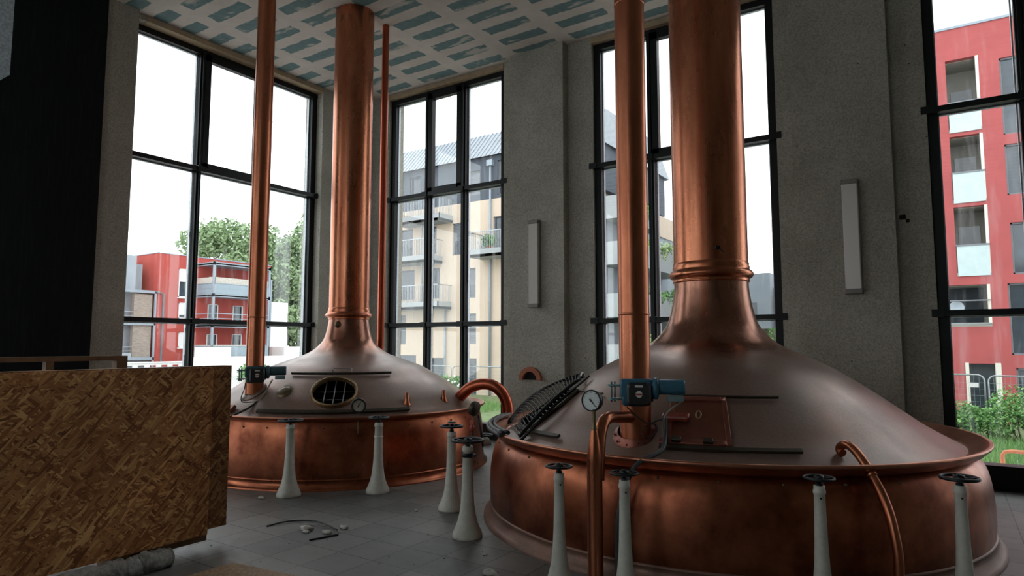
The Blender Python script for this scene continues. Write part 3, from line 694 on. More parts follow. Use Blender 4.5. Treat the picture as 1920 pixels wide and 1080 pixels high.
# riser with tee, elbow and gauge
VX, VY = -1.985, 3.99
t = thing('feed_pipe', (VX, VY, 0), 'copper pipe rising from the floor and elbowing into the tall pipe of the large kettle', 'pipe')
part('pipe_tube', MB().lathe([(.051, 0), (.051, .4), (.051, .80), (.050, .86), (.040, .93), (.028, 1.0), (.022, 1.03)], (VX, VY, 0), 36), COP_PIPE, t)
el = smooth_path([(VX+.01, VY+.03, .70), (VX+.01, VY+.045, .86), (VX+.01, VY+.065, .98), (VX+.01, VY+.12, 1.065), (VX+.01, VY+.22, 1.095), (VX+.005, VY+.40, 1.08), (PX1, PY1-.08, 1.06)], 6)
part('elbow', MB().tube(el, .043, 24), COP_PIPE, t)
part('nipple', MB().lathe([(.02, 1.0), (.022, 1.03), (.016, 1.05), (.014, 1.12), (.012, 1.17)], (VX, VY, 0), 16), DBRASS, t)
def gauge(c, face, R, d, dial, label, stem=None, ang=-50, mat=BLACKP, ring=.87):
    c = Vector(c); f = Vector(face).normalized(); r = Vector((0, 0, 1)).cross(f).normalized(); u = f.cross(r)
    t = thing('pressure_gauge', c, label, 'gauge', 'pressure gauges')
    part('gauge_case', MB().lathe([(.0005, -d), (R*.9, -d), (R, -d*.8), (R, 0), (R*.96, .006), (R*ring, .006), (R*ring, -.003), (.0005, -.003)], c, 36, f), mat, t)
    g = part('dial_face', MB().disc(c-f*.003, R*(ring+.01), .0035, f, 36), dial, t, 'pale dial')
    tk = MB()
    for i in range(9):
        a = radians(225-i*33.75); q = c+f*.002+(r*cos(a)+u*sin(a))*R*(ring-.13); tk.obox(q, r*cos(a)+u*sin(a), r*-sin(a)+u*cos(a), f, R*.07, R*.018, .0006)
    split_part('dial_mark', tk, BLACKP, g)
    nd = MB(); a = radians(ang); e = r*cos(a)+u*sin(a); e2 = r*-sin(a)+u*cos(a)
    nd.add([c+f*.004-e*R*.2+e2*R*.07, c+f*.004-e*R*.2-e2*R*.07, c+f*.004+e*R*.72-e2*R*.02, c+f*.004+e*R*.72+e2*R*.02,
            c+f*.006-e*R*.2+e2*R*.07, c+f*.006-e*R*.2-e2*R*.07, c+f*.006+e*R*.72-e2*R*.02, c+f*.006+e*R*.72+e2*R*.02],
           [(0,3,2,1),(4,5,6,7),(0,1,5,4),(1,2,6,5),(2,3,7,6),(3,0,4,7)])
    nd.disc(c+f*.004, R*.1, .003, f, 14); part('needle', nd, BLACKP, g)
    if stem: part('stem', MB().tube(stem, .009, 10), DBRASS, t)
    return t
gauge((VX-.015, VY-.01, 1.225), Vector((-VX, -VY, .1)).normalized()+Vector((-.42, -.1, 0)), .073, .045, DIALW, 'large round white-faced pressure gauge above the copper elbow pipe', [(VX, VY, 1.165), (VX, VY, 1.14)])
gb = Vector((-5.36, 5.07, 0)).normalized()*7.64
gauge((gb.x, gb.y, .91), (-gb.x, -gb.y, .1), .085, .04, DIALG, 'dark-rimmed gauge with dirty dial above the second valve wheel of the small kettle', [(gb.x, gb.y, .82), (gb.x, gb.y, .55), (gb.x-.02, gb.y+.08, .40)], ang=60, ring=.74)
ga = Vector((sin(radians(-36.9)), cos(radians(-36.9)), 0))*7.5
gauge((ga.x, ga.y, .88), Vector((-.95, -.05, .25)), .085, .05, DIALG, 'tilted gauge seen from its edge at the right end of the small kettle', [(ga.x, ga.y, .80), (ga.x-.01, ga.y, .68)], ang=20, mat=RAILM)
t = thing('gauge_stand', (ga.x-.01, ga.y, 0), 'slim red and black rod stand under the tilted gauge by the small kettle', 'stand')
part('rod', MB().tube([(ga.x-.01, ga.y, 0), (ga.x-.01, ga.y, .67)], .011, 8), IRON, t)
part('valve_knob', MB().lathe([(.0005, .62), (.03, .63), (.035, .66), (.02, .69), (.0005, .70)], (ga.x-.01, ga.y, 0), 10).obox((ga.x-.01, ga.y, .72), (1, 0, 0), (0, 1, 0), (0, 0, 1), .03, .012, .02), REDP, t)
part('brace', MB().tube([(ga.x+.05, ga.y+.04, .80), (ga.x+.10, ga.y+.06, .45)], .012, 6), IRON, t)

# swan-neck pipe
b0 = Vector((-.30, 4.67, 0)); inn = (Vector((C1[0], C1[1], 0))-b0).normalized()
pts = [b0+inn*s_+U*z_ for s_, z_ in ((0, 0), (0, .2), (.0, .34), (.035, .50), (.075, .60), (.13, .69), (.20, .77), (.28, .85), (.36, .905), (.43, .925), (.49, .905), (.50, .875), (.475, .86))]
t = thing('swan_neck_pipe', b0, 'slim copper pipe curling over the rim of the large kettle like a swan neck', 'pipe')
part('pipe_tube', MB().tube(smooth_path(pts, 5), [.029]*(5*(len(pts)-1)+1), 20), COP_PIPE, t)
m = MB(); m.tube([pts[6]-inn*.012-U*.012, pts[6]+inn*.012+U*.012], .032, 20); part('joint_seam', m, COP_PIPE, t)
# overflow arch behind the small kettle
t = thing('arch_pipe', (-4.86, 7.25, 0), 'orange copper pipe arching out of the small kettle down to the floor between both kettles', 'pipe')
ap = [(-5.50, 6.98, .86), (-5.40, 7.00, .96), (-5.30, 7.03, 1.035), (-5.17, 7.08, 1.075), (-5.04, 7.13, 1.06), (-4.93, 7.18, .98), (-4.875, 7.22, .86), (-4.86, 7.24, .72), (-4.86, 7.25, .4), (-4.86, 7.25, 0)]
part('pipe_tube', MB().tube(smooth_path(ap, 5), .075, 24), COP_RED, t)

# ------------------------------------------------------------------ valve posts
def post_mesh(prof): return MB().lathe(prof, (0, 0, 0), 36)
fat = [(.0005, 0), (.124, 0), (.126, .015), (.121, .04), (.105, .075), (.085, .125), (.069, .19), (.058, .27), (.050, .38), (.045, .52), (.041, .70), (.048, .705), (.048, .72), (.044, .725), (.044, .745), (.0005, .745)]
slim = [(.0005, 0), (.105, 0), (.105, .02), (.092, .06), (.070, .12), (.054, .19), (.044, .28), (.038, .40), (.034, .55), (.031, .705), (.036, .71), (.036, .725), (.032, .735), (.032, .755), (.0005, .755)]
def make_post(prof, R, zc, zw, nspoke, cap=False):
    t = bpy.data.objects.new('valve_post', None); COL.objects.link(t); ORIG[t.name] = Vector((0, 0, 0))
    mesh_obj('column', post_mesh(prof), WHITEP, t)
    mesh_obj('spindle', MB().lathe([(.022, zc), (.022, zw-.03), (.014, zw-.03), (.014, zw+.02), (.0005, zw+.022)], (0, 0, 0), 14), IRON, t)
    m = MB().torus((0, 0, zw), R, .011 if R > .09 else .008, seg=40, rs=8)
    for i in range(nspoke):
        a = 2*pi*i/nspoke+.4; m.tube([(.02*cos(a), .02*sin(a), zw-.006), (.5*R*cos(a+.15), .5*R*sin(a+.15), zw-.008), (R*cos(a), R*sin(a), zw)], .008 if R > .09 else .006, 6)
    m.lathe([(.0005, -.012), (.03, -.012), (.028, .014), (.0005, .018)], (0, 0, zw), 16)
    w = mesh_obj('handwheel', m, IRON, t)
    if cap: mesh_obj('lock_disc', MB().lathe([(.0005, zw+.03), (.045, zw+.03), (.05, zw+.036), (.03, zw+.046), (.0005, zw+.05)], (0, 0, 0), 20), IRON, t)
    return t
POSTS = [  # x, y, kind, label
 (-5.875, 4.59, 'A', 'white valve post nearest the particle board stack, before the small kettle'),
 (-5.215, 5.235, 'B', 'white valve post right of the barred hatch, with chipped neck and gauge above it'),
 (-4.08, 5.09, 'C', 'white valve post in the gap between kettles, rear one, with small disc on its wheel'),
 (-3.40, 4.46, 'D', 'white valve post in the gap between kettles, front one, with the widest wheel'),
 (-2.165, 3.83, 'E', 'slim white valve post left of the copper elbow pipe before the large kettle'),
 (-1.715, 3.86, 'F', 'slim white valve post just right of the copper elbow pipe before the large kettle'),
 (-.675, 4.36, 'F', 'slim white valve post standing left of the swan neck pipe'),
 (.03, 4.83, 'G', 'slim white valve post at far right before the large kettle')]
kinds = {'A': (fat, .125, .735, .79, 3), 'B': (fat, .108, .745, .80, 4), 'C': (fat, .105, .745, .80, 4, True), 'D': (fat, .13, .745, .795, 5), 'E': (slim, .083, .755, .80, 5), 'F': (slim, .085, .755, .80, 5), 'G': (slim, .098, .755, .80, 4)}
proto = {}
for (x, y, kd, lb) in POSTS:
    if kd in proto: t = copy_tree(proto[kd])
    else: t = make_post(*kinds[kd]); proto[kd] = t
    t.location = (x, y, 0); t.rotation_euler = (0, 0, random.uniform(0, 3)); prop(t, lb, 'valve post', 'white valve posts with handwheels')
for nm in 'BD':
    z = .62 if nm == 'B' else .70
    if nm == 'D': mesh_obj('clamp', MB().lathe([(.046, .655), (.05, .66), (.05, .685), (.046, .69)], (0, 0, 0), 24).obox((.055, 0, .672), (1, 0, 0), (0, 1, 0), (0, 0, 1), .02, .015, .012, .004), IRON, proto[nm])
    else: mesh_obj('clamp', MB().lathe([(.044, .585), (.049, .59), (.049, .60), (.044, .605)], (0, 0, 0), 24), WHITEP, proto[nm])
bh_ = MB().lathe([(.0005, 0), (.006, 0), (.006, .003), (.0005, .003)], (.031, 0, .685), 8, (1, 0, 0))
for t in list(bpy.data.objects):
    if t.get('category') == 'valve post' and 'slim' in t['label']:
        o = mesh_obj('bolt_hole', bh_, HOLE, t); o.rotation_euler = (0, 0, atan2(-t.location.y, -t.location.x)-t.rotation_euler.z+.25)
# short valve by the window between the kettles
t = thing('floor_valve', (-6.25, 8.62, 0), 'low white floor valve with dark wheel beside the window sill', 'valve')
part('valve_base', MB().lathe([(.0005, 0), (.12, 0), (.12, .05), (.08, .10), (.05, .12), (.0005, .12)], (-6.25, 8.62, 0), 24), WHITEP, t)
part('handwheel', MB().torus((-6.25, 8.62, .15), .14, .015).lathe([(.0005, .11), (.03, .11), (.03, .17), (.0005, .17)], (-6.25, 8.62, 0), 12).tube([(-6.39, 8.62, .15), (-6.11, 8.62, .15)], .01, 6).tube([(-6.25, 8.48, .15), (-6.25, 8.76, .15)], .01, 6), IRON, t)

# ------------------------------------------------------------------ board stack
bx = -4.85
single('particle_board', MB().box(bx-.022, bx, .55, 3.04, .13, 1.42), OSB, (bx-.01, 1.8, .13), 'foremost large brown particle board sheet standing on its long edge at left', 'board', 'particle board sheets')
single('particle_board', MB().box(bx-.05, bx-.026, .62, 3.02, .13, 1.415), OSB, (bx-.04, 1.8, .13), 'second particle board sheet, right behind the foremost one', 'board', 'particle board sheets')
single('particle_board', MB().box(bx-.22, bx-.11, .70, 3.27, .135, 1.425), OSB_SHADE, (bx-.16, 1.9, .13), 'rear particle board pack whose shade-tinted end sticks out right of the foremost sheet', 'board', 'particle board sheets')
t = thing('timber_pallet', (-5.0, 1.8, 0), 'dark timber skid lying under the particle boards', 'pallet')
split_part('skid', MB().box(bx-.22, bx-.01, 2.35, 2.46, 0, .13).box(bx-.22, bx-.01, .8, .95, 0, .13), PINE, t)
part('skid', MB().box(bx-.18, bx-.04, 2.46, 3.06, .075, .13), PINE, t)
t = thing('batten_frame', (-5.45, 1.6, 0), 'weathered batten rail on short posts behind the particle boards', 'frame')
part('top_rail', MB().box(-5.50, -5.42, .3, 2.66, 1.475, 1.51).box(-5.50, -5.42, 2.58, 2.66, 1.40, 1.475), PINE, t)
pm = MB()
for yy in (.5, 2.10, 2.60): pm.box(-5.49, -5.43, yy, yy+.05, 0, 1.475)
split_part('post', pm, PINE, t)
t = thing('plastic_roll', (-4.80, 2.2, 0), 'roll wrapped in crumpled clear film lying under the particle boards', 'roll')
pr = [(-4.78, 1.3, .07), (-4.78, 1.8, .07), (-4.78, 2.15, .068), (-4.78, 2.35, .07), (-4.78, 2.46, .055), (-4.78, 2.52, .075), (-4.78, 2.62, .07), (-4.78, 2.70, .06)]
m = MB().tube(smooth_path([Vector(q)+Vector((random.uniform(-.012, .012), 0, random.uniform(-.004, .008))) for q in pr], 6), [.064+.008*sin(i*2.1)+(.006*sin(i*5.3)) for i in range(43)], 24)
part('film', m, FILM, t)
cr_ = MB()
for i in range(5): cr_.torus((-4.78, 2.56+i*.028, .068), .055+.006*(i % 2), .012, (.1*i-.2, 1, .1), 20, 6)
part('gathered_end', cr_, FILM, t)
# offcut on the floor and small debris
m = MB(); out = [(-4.40, 2.97), (-4.27, 2.99), (-3.70, 3.06), (-3.62, 2.75), (-3.7, 2.5), (-4.2, 2.3), (-4.42, 2.6)]
m.add([(x, y, .018) for x, y in out]+[(x, y, 0.001) for x, y in out], [tuple(range(7)), tuple(range(13, 6, -1))]+[(i, (i+1) % 7, 7+(i+1) % 7, 7+i) for i in range(7)])
single('board_offcut', m, OSB2, (-4.0, 2.8, 0), 'ragged offcut of particle board lying flat on the tiles at the bottom edge', 'board')
wire('wire_scrap', [(-5.057, 3.728, .006), (-5.016, 3.92, .012), (-4.842, 4.057, .012), (-4.63, 4.02, .02), (-4.451, 3.991, .006)], .0065, CABLE, 'long bent scrap of black cable on the floor tiles', 'cable')
wire('wire_scrap', [(-4.415, 3.666, .006), (-4.37, 3.80, .006), (-4.335, 3.90, .008)], .008, CABLE, 'short straight scrap of black cable nearer the camera', 'cable')
wire('wire_scrap', [(-4.80, 3.97, .004), (-4.60, 3.99, .012), (-4.42, 3.95, .02), (-4.36, 3.93, .006)], .0025, CABLE, 'hair-thin black wire curling between plaster lumps', 'cable')
def lump(x, y, s, lab, sy=1.0):
    m = MB(); rnd = random.Random(int(x*1000)); nu, nv = 10, 7; ph = [rnd.uniform(0, 6) for _ in range(4)]
    def P(u, v):
        a = 2*pi*u; b = pi*(v-.5); k_ = 1+.25*sin(3*a+ph[0])*cos(b)+.18*sin(5*a+ph[1]+3*b)
        return Vector((x+s*k_*cos(b)*cos(a)*1.5, y+s*sy*k_*cos(b)*sin(a), max(0.001, s*.45+s*.55*sin(b)*k_)))
    m.grid(P, nu, nv); single('plaster_lump', m, RAG, (x, y, 0), lab, 'debris', 'white plaster lumps on the floor')
lump(-4.68, 3.85, .04, 'plaster lump, leftmost of the three beside the cable scraps')
lump(-4.62, 3.80, .022, 'small plaster crumb touching the leftmost lump beside the cable scraps')
lump(-4.45, 3.885, .032, 'plaster lump in the middle of the three beside the cable scraps')
lump(-4.44, 4.06, .030, 'plaster lump farthest back at the bend of the cable scrap')
lump(-2.72, 3.83, .042, 'plaster lump alone at the bottom edge near the large kettle')
lump(-6.02, 4.36, .025, 'small plaster crumb near the post closest to the particle boards')
lump(-4.33, 4.87, .014, 'tiny plaster crumb on open floor left of the two close valve posts')
lump(-3.00, 4.16, .012, 'tiny plaster crumb right of the widest-wheel valve post')
pb = MB()
rnd = random.Random(4)
for i in range(70):
    x = rnd.uniform(-6, -2.4); y = rnd.uniform(2.9, 5.4)
    if hypot(x-C1[0], y-C1[1]) < 2.4 or hypot(x-C2[0], y-C2[1]) < 2.1: continue
    s_ = rnd.uniform(.002, .006); pb.lathe([(.0002, 0), (s_, 0), (s_*.8, s_*.7), (.0002, s_)], (x, y, 0), 6)
single('grit', pb, SOIL, (-4.5, 4, 0), 'scattered dark grit and crumbs over the floor tiles', 'grit', kind='stuff')

# ------------------------------------------------------------------ outside
G = -1.4
struct('ground', MB().box(-120, 60, YB+.35, 90, G-.3, G).box(-120, XL-.41, -30, YB+.35, G-.3, G), GROUND)
def ext(name, loc, label, cat, group=None): return thing(name, loc, label, cat, group)
def xwin(par, x0, x1, z0, z1, Y, kind='glass', depth=.12, frame=BLACKF, out=-1):
    """window on a facade facing -Y at y=Y"""
    fm = MB(); e = .06
    fm.box(x0, x1, Y+out*.02, Y+.14, z0, z0+e).box(x0, x1, Y+out*.02, Y+.14, z1-e, z1).box(x0, x0+e, Y+out*.02, Y+.14, z0, z1).box(x1-e, x1, Y+out*.02, Y+.14, z0, z1)
    fm.box(x0-.05, x1+.05, Y-.10, Y+.05, z0-.05, z0)
    w = part('window', fm, SHUT, par)
    part('pane', MB().box(x0+e, x1-e, Y+.06, Y+.08, z0+e, z1-e), WGL, w)
    if kind != 'glass':
        q0 = z0+(z1-z0)*{'shut': .02, 'half': .45, 'top': .7}[kind]; s = MB(); n = max(3, int((z1-q0)/.09))
        for i in range(n): zz = q0+(z1-q0)*i/n; s.box(x0+e, x1-e, Y+.02, Y+.05, zz, zz+(z1-q0)/n*.82)
        part('shutter', s, SHUT, w)
    return w
# beige apartment block behind window 2
bb = ext('apartment_building', (-26, 33, G), 'beige apartment block with dark grey attic and zinc roof seen through the middle-left window', 'building')
YF = 31.5
bh = [(-24.15, -23.5, 4.40, 6.22), (-24.15, -23.45, 1.62, 3.45), (-24.3, -23.4, G, .76), (-27.0, -25.9, G, .76), (-29.85, -29.1, 1.6, 3.5), (-27.6, -26.9, 1.6, 3.5), (-30.6, -28.4, 4.45, 6.4), (-27.5, -26.3, 4.45, 6.4), (-30.0, -28.6, 7.3, 9.1), (-27.6, -26.6, 7.3, 9.1), (-25.3, -24.6, 7.1, 9.1), (-22.2, -21.5, 7.2, 9.2), (-24.1, -23.2, 10.7, 12.2), (-21.9, -21.4, 10.5, 12.6), (-28.9, -28.0, 10.7, 12.5), (-30.0, -28.2, G, .9)]
m = MB(); holes_wall(m, 'x', -36, -16.0, G, 10.3, YF, YF+.3, bh); m.box(-36, -16.0, YF+.5, YF+11, G, 10.3); part('wall', m, BEIGE, bb, 'beige rendered wall')
m = MB(); holes_wall(m, 'x', -36, -15.6, 10.3, 12.95, YF, YF+.3, bh); m.box(-36, -15.6, YF+.5, YF+11, 10.3, 12.95); part('attic_wall', m, DGREY, bb, 'dark grey attic storey')
m = MB(); m.add([(-36, YF-.3, 12.9), (-15.4, YF-.3, 12.9), (-15.4, YF+1.5, 14.9), (-36, YF+1.5, 14.9), (-36, YF+11.5, 12.9), (-15.4, YF+11.5, 12.9), (-15.4, YF+9, 14.9), (-36, YF+9, 14.9)], [(0, 1, 2, 3), (3, 2, 6, 7), (7, 6, 5, 4), (0, 3, 7, 4), (1, 5, 6, 2)])
rf = part('roof', m, MROOF, bb)
m = MB()
for i in range(64): x = -36+i*.325; m.add([(x, YF-.32, 12.93), (x+.05, YF-.32, 12.93), (x+.05, YF+1.48, 14.95), (x, YF+1.48, 14.95), (x, YF-.26, 12.9), (x+.05, YF-.26, 12.9), (x+.05, YF+1.54, 14.9), (x, YF+1.54, 14.9)], [(0, 1, 2, 3), (0, 4, 5, 1), (1, 5, 6, 2), (3, 2, 6, 7), (0, 3, 7, 4)])
part('roof_seams', m, MROOF, rf)
kk = ['half', 'shut', 'glass', 'glass', 'half', 'top', 'glass', 'glass', 'glass', 'glass', 'half', 'glass', 'shut', 'half', 'glass', 'glass']
for h, kd in zip(bh, kk): xwin(bb, h[0], h[1], h[2], h[3], YF+.12, kd)
def balcony(par, x0, x1, z, Y, d=1.3, slab=.45, wallm=CONCP, rail_=1.05):
    b = part('balcony', MB().box(x0, x1, Y-d, Y, z, z+slab*.35).box(x0, x1, Y-d, Y-d+.06, z, z+slab).box(x1-.06, x1, Y-d, Y, z, z+slab).box(x0, x0+.06, Y-d, Y, z, z+slab), wallm, par)
    m = MB(); n = int((x1-x0)/.13)
    for i in range(n+1): x = x0+.02+(x1-x0-.05)*i/n; m.box(x, x+.02, Y-d+.01, Y-d+.04, z+.02, z+slab+rail_)
    for i in range(9):
        y = Y-d+d*i/9
        for x in (x0+.01, x1-.03): m.box(x, x+.02, y, y+.02, z+.02, z+slab+rail_)
    m.box(x0, x1, Y-d, Y-d+.05, z+slab+rail_-.05, z+slab+rail_); m.box(x1-.05, x1, Y-d, Y, z+slab+rail_-.05, z+slab+rail_); m.box(x0, x0+.05, Y-d, Y, z+slab+rail_-.05, z+slab+rail_)
    part('railing', m, STEEL, b); return b
balcony(bb, -30.6, -25.35, 3.75, YF); balcony(bb, -30.6, -26.1, 6.65, YF); balcony(bb, -29.0, -25.3, 9.15, YF); balcony(bb, -23.0, -19.6, 6.65, YF)
m = MB().tube([(-22.35, YF-.12, G), (-22.35, YF-.12, 12.4)], .07, 8).box(-22.55, -22.15, YF-.25, YF, 12.3, 12.65); part('downpipe', m, GSTEEL, bb)
part('downpipe', MB().tube([(-25.75, YF-.12, G), (-25.75, YF-.12, 3.75)], .06, 8), GSTEEL, bb)
part('balcony_post', MB().tube([(-27.35, YF-.5, 4.2), (-27.35, YF-.5, 9.15)], .06, 8), GSTEEL, bb)
# things on the balcony
t = ext('garden_chair', (-22.6, YF-.75, 6.85), 'small folding garden chair on the upper right balcony of the beige block', 'chair')
part('frame', MB().tube([(-22.85, YF-.75, 6.8), (-22.5, YF-.75, 7.35)], .025, 6).tube([(-22.4, YF-.75, 6.8), (-22.8, YF-.75, 7.65)], .025, 6).tube([(-22.85, YF-.4, 6.8), (-22.5, YF-.4, 7.35)], .025, 6).tube([(-22.4, YF-.4, 6.8), (-22.8, YF-.4, 7.65)], .025, 6), GSTEEL, t)
part('seat', MB().box(-22.75, -22.35, YF-.78, YF-.38, 7.2, 7.24), GSTEEL, t)
def leaves(mb, c, R, n, s, rnd, sq=(1, 1, 1)):
    for i in range(n):
        while True:
            d = Vector((rnd.uniform(-1, 1), rnd.uniform(-1, 1), rnd.uniform(-1, 1)))
            if .25 < d.length < 1: break
        p = Vector(c)+Vector((d.x*R*sq[0], d.y*R*sq[1], d.z*R*sq[2])); a = Vector((rnd.uniform(-1, 1), rnd.uniform(-1, 1), rnd.uniform(-1, 1))).normalized()
        b = a.cross(Vector((rnd.uniform(-1, 1), rnd.uniform(-1, 1), rnd.uniform(-1, 1)))).normalized(); k_ = s*rnd.uniform(.6, 1.3)
        mb.add([p-a*k_, p+b*k_*.45, p+a*k_, p-b*k_*.45], [(0, 1, 2, 3)])
    return mb
rnd = random.Random(3)
t = ext('potted_plant', (-21.95, YF-.8, 6.85), 'terracotta pot with spiky plant on the upper right balcony of the beige block', 'plant')
part('pot', MB().lathe([(.0005, 6.82), (.14, 6.82), (.2, 7.3), (.17, 7.3), (.0005, 7.25)], (-21.95, YF-.8, 0), 16), TERRA, t)
part('foliage', leaves(MB(), (-21.95, YF-.8, 7.6), .4, 160, .16, rnd), LEAF2, t)

# grey terraced block behind window 3 (its side runs away from the camera)
tb = ext('terraced_building', (-15, 38, G), 'pale grey terraced block with planted balconies seen through the window left of the big flue', 'building')
TX = -14.2
m = MB(); m.box(-15.3, TX-1.6, 32, 50, G, 9.0); part('wall', m, LGREY, tb)
for i, (z, x1, y1) in enumerate(((8.6, TX, 37.5), (6.1, TX+.5, 41), (3.3, TX+.9, 44), (.6, TX+1.2, 47))):
    b = part('balcony', MB().box(-15.4, x1, 31.8, y1, z-.25, z).box(x1-.1, x1, 31.8, y1, z, z+1.0).box(-15.4, x1, 31.8, 31.9, z, z+1.0).box(-15.4, x1, y1-.1, y1, z, z+1.0), CONCP, tb)
    m = MB(); rr = random.Random(i+9)
    for j in range(14): leaves(m, (x1-.15, rr.uniform(32.5, y1-.5), z+1.0+rr.uniform(-.5, .3)), rr.uniform(.35, .6), 70, .13, rr, (.5, 1, 1))
    part('planter_foliage', m, LEAF3 if i % 2 else LEAF2, b)
m = MB().box(-15.5, TX-1.0, 37.5, 46, 8.6, 10.0); part('penthouse_wall', m, BEIGE, tb, 'beige set-back top storey')
m = MB(); m.box(TX-.9, TX-.84, 39.0, 41.8, 6.1, 8.2).box(TX+.2, TX+.25, 40.95, 41.0, 6.1, 7.3)
for j in range(12): m.box(TX+.42, TX+.46, 38.0+j*.24, 38.03+j*.24, 6.1, 7.9)
part('railing', m, GSTEEL, tb)
for (z, y0) in ((.7, 33.5), (3.4, 34), (6.2, 33)):
    f = MB().box(TX-1.6, TX-1.55, y0, y0+2.2, z, z+2.1); w = part('window', f, SHUT, tb); part('pane', MB().box(TX-1.55, TX-1.53, y0+.1, y0+2.1, z+.1, z+2.0), WGL, w)
t = ext('street_railing', (-13.0, 29, G), 'light grey bar railing low outside the window left of the big flue', 'railing')
m = MB()
for j in range(26): m.box(-13.2+j*.12, -13.16+j*.12, 28.98, 29.02, G+.9, G+2.5)
m.box(-13.3, -10.0, 28.97, 29.03, G+2.45, G+2.53).box(-13.3, -10.0, 28.97, 29.03, G+.9, G+.98)
part('bars', m, STEEL, t); part('plinth', MB().box(-13.4, -9.9, 28.8, 29.2, G, G+.9), CONCP, t)

# grey house with stone base, right of the flue
gh = ext('grey_house', (-9, 46, G), 'pale grey metal-clad house over a stone base seen right of the big flue', 'building')
part('wall', MB().box(-12.5, -9.25, 44, 50, 2.6, 6.2), LGREY, gh)
part('side_wing', MB().box(-9.25, -7.2, 45.0, 50, G, 5.3), GSTEEL, gh)
part('stone_base', MB().box(-12.4, -9.1, 44.3, 50, G, 2.6), STONE, gh)
w = part('window', MB().box(-10.9, -10.1, 43.95, 44.1, 3.0, 4.3), SHUT, gh); part('pane', MB().box(-10.8, -10.2, 43.93, 43.96, 3.1, 4.2), WGL, w)
w = part('window', MB().box(-8.9, -8.3, 44.95, 45.1, 2.2, 4.2), SHUT, gh); part('pane', MB().box(-8.8, -8.4, 44.93, 44.96, 2.3, 4.1), WGL, w)

# red building behind window 4
rb = ext('red_building', (2, 35, G), 'tall red rendered apartment house with glazed loggias seen through the right-hand window', 'building')
lg = [(.52, 1.62, 10.15, 13.2), (.52, 1.62, 7.25, 10.0), (.52, 1.62, 4.30, 7.1), (-.7, 1.55, 2.3, 3.95)]
wn4 = [(2.28, 3.4, 9.8, 12.9), (2.28, 3.4, 7.4, 9.4), (2.3, 3.5, 4.3, 6.3), (2.1, 3.2, 1.2, 3.95), (.69, 1.62, G, .85), (2.2, 3.2, -1.3, .7), (4.6, 5.6, 10, 12.5), (4.6, 5.6, 7.2, 9.7), (4.6, 5.6, 4.4, 6.9), (4.6, 5.6, 1.6, 4.1)]
m = MB(); holes_wall(m, 'x', -4.2, 9, G, 14.5, YF, YF+.3, lg+wn4); m.box(-4.2, 9, YF+2.0, YF+12, G, 14.4).box(-4.2, -3.9, YF, YF+12, G, 14.5); part('wall', m, REDST, rb, 'red rendered wall')
part('parapet', MB().box(-4.3, 9.1, YF-.05, YF+.4, 14.5, 14.6), GSTEEL, rb)
part('penthouse_wall', MB().box(1.6, 9, YF+.9, YF+10, 14.5, 17.5), WHITE, rb, 'white set-back top storey')
for h in lg:
    l = part('loggia', MB().box(h[0], h[1], YF+1.6, YF+1.7, h[2], h[3]).box(h[0]-.02, h[0], YF+.3, YF+1.7, h[2], h[3]).box(h[1], h[1]+.02, YF+.3, YF+1.7, h[2], h[3]).box(h[0], h[1], YF+.3, YF+1.7, h[3]-.02, h[3]).box(h[0], h[1], YF+.0, YF+1.7, h[2], h[2]+.15), PALEG, rb)
    part('jamb', MB().box(h[1]-.10, h[1]-.0, YF-.02, YF+.3, h[2]+.1, h[3]), CREAM, l)
    part('glass_balustrade', MB().box(h[0]+.03, h[1]-.03, YF-.05, YF+.0, h[2]-.0, h[2]+1.2) if h[2] > 3 else MB().box(h[0], h[1], YF-.12, YF-.08, h[2]+.55, h[2]+.62).box(h[0], h[1], YF-.12, YF-.08, h[2]+.1, h[2]+.14), FROST if h[2] > 3 else STEEL, l)
    part('handrail', MB().box(h[0], h[1], YF-.08, YF+.02, h[2]+1.2, h[2]+1.26) if h[2] > 3 else MB().box(h[0], h[1], YF-.12, YF-.08, h[2]+1.0, h[2]+1.05), SHUT, l)
    part('back_window', MB().box(h[0]+.15, h[1]-.2, YF+1.55, YF+1.6, h[2]+.2, h[2]+2.2 if h[3]-h[2] > 2 else h[3]), WGL, l)
for h in wn4[:4]+wn4[5:]:
    w = xwin(rb, h[0], h[1], h[2], h[3], YF+.12, 'glass')
    if h[2] in (7.4, 4.3): part('curtain', MB().box(h[0]+.1, h[1]-.1, YF+.25, YF+.27, h[2]+.1, h[3]-.4), CURT, w)
d = part('entrance', MB().box(.60, .72, YF-.04, YF+.6, G, .88).box(1.56, 1.74, YF-.04, YF+.6, G, .88), CREAM, rb); part('door', MB().box(.72, 1.56, YF+.5, YF+.55, G, .85), WGL, d)
part('satellite_dish', MB().lathe([(.0005, 0), (.15, .02), (.25, .08), (.26, .08), (.16, .0), (.0005, -.02)], (.42, YF-.05, 3.05), 20, (0.2, -1, .2)), LGREY, rb)

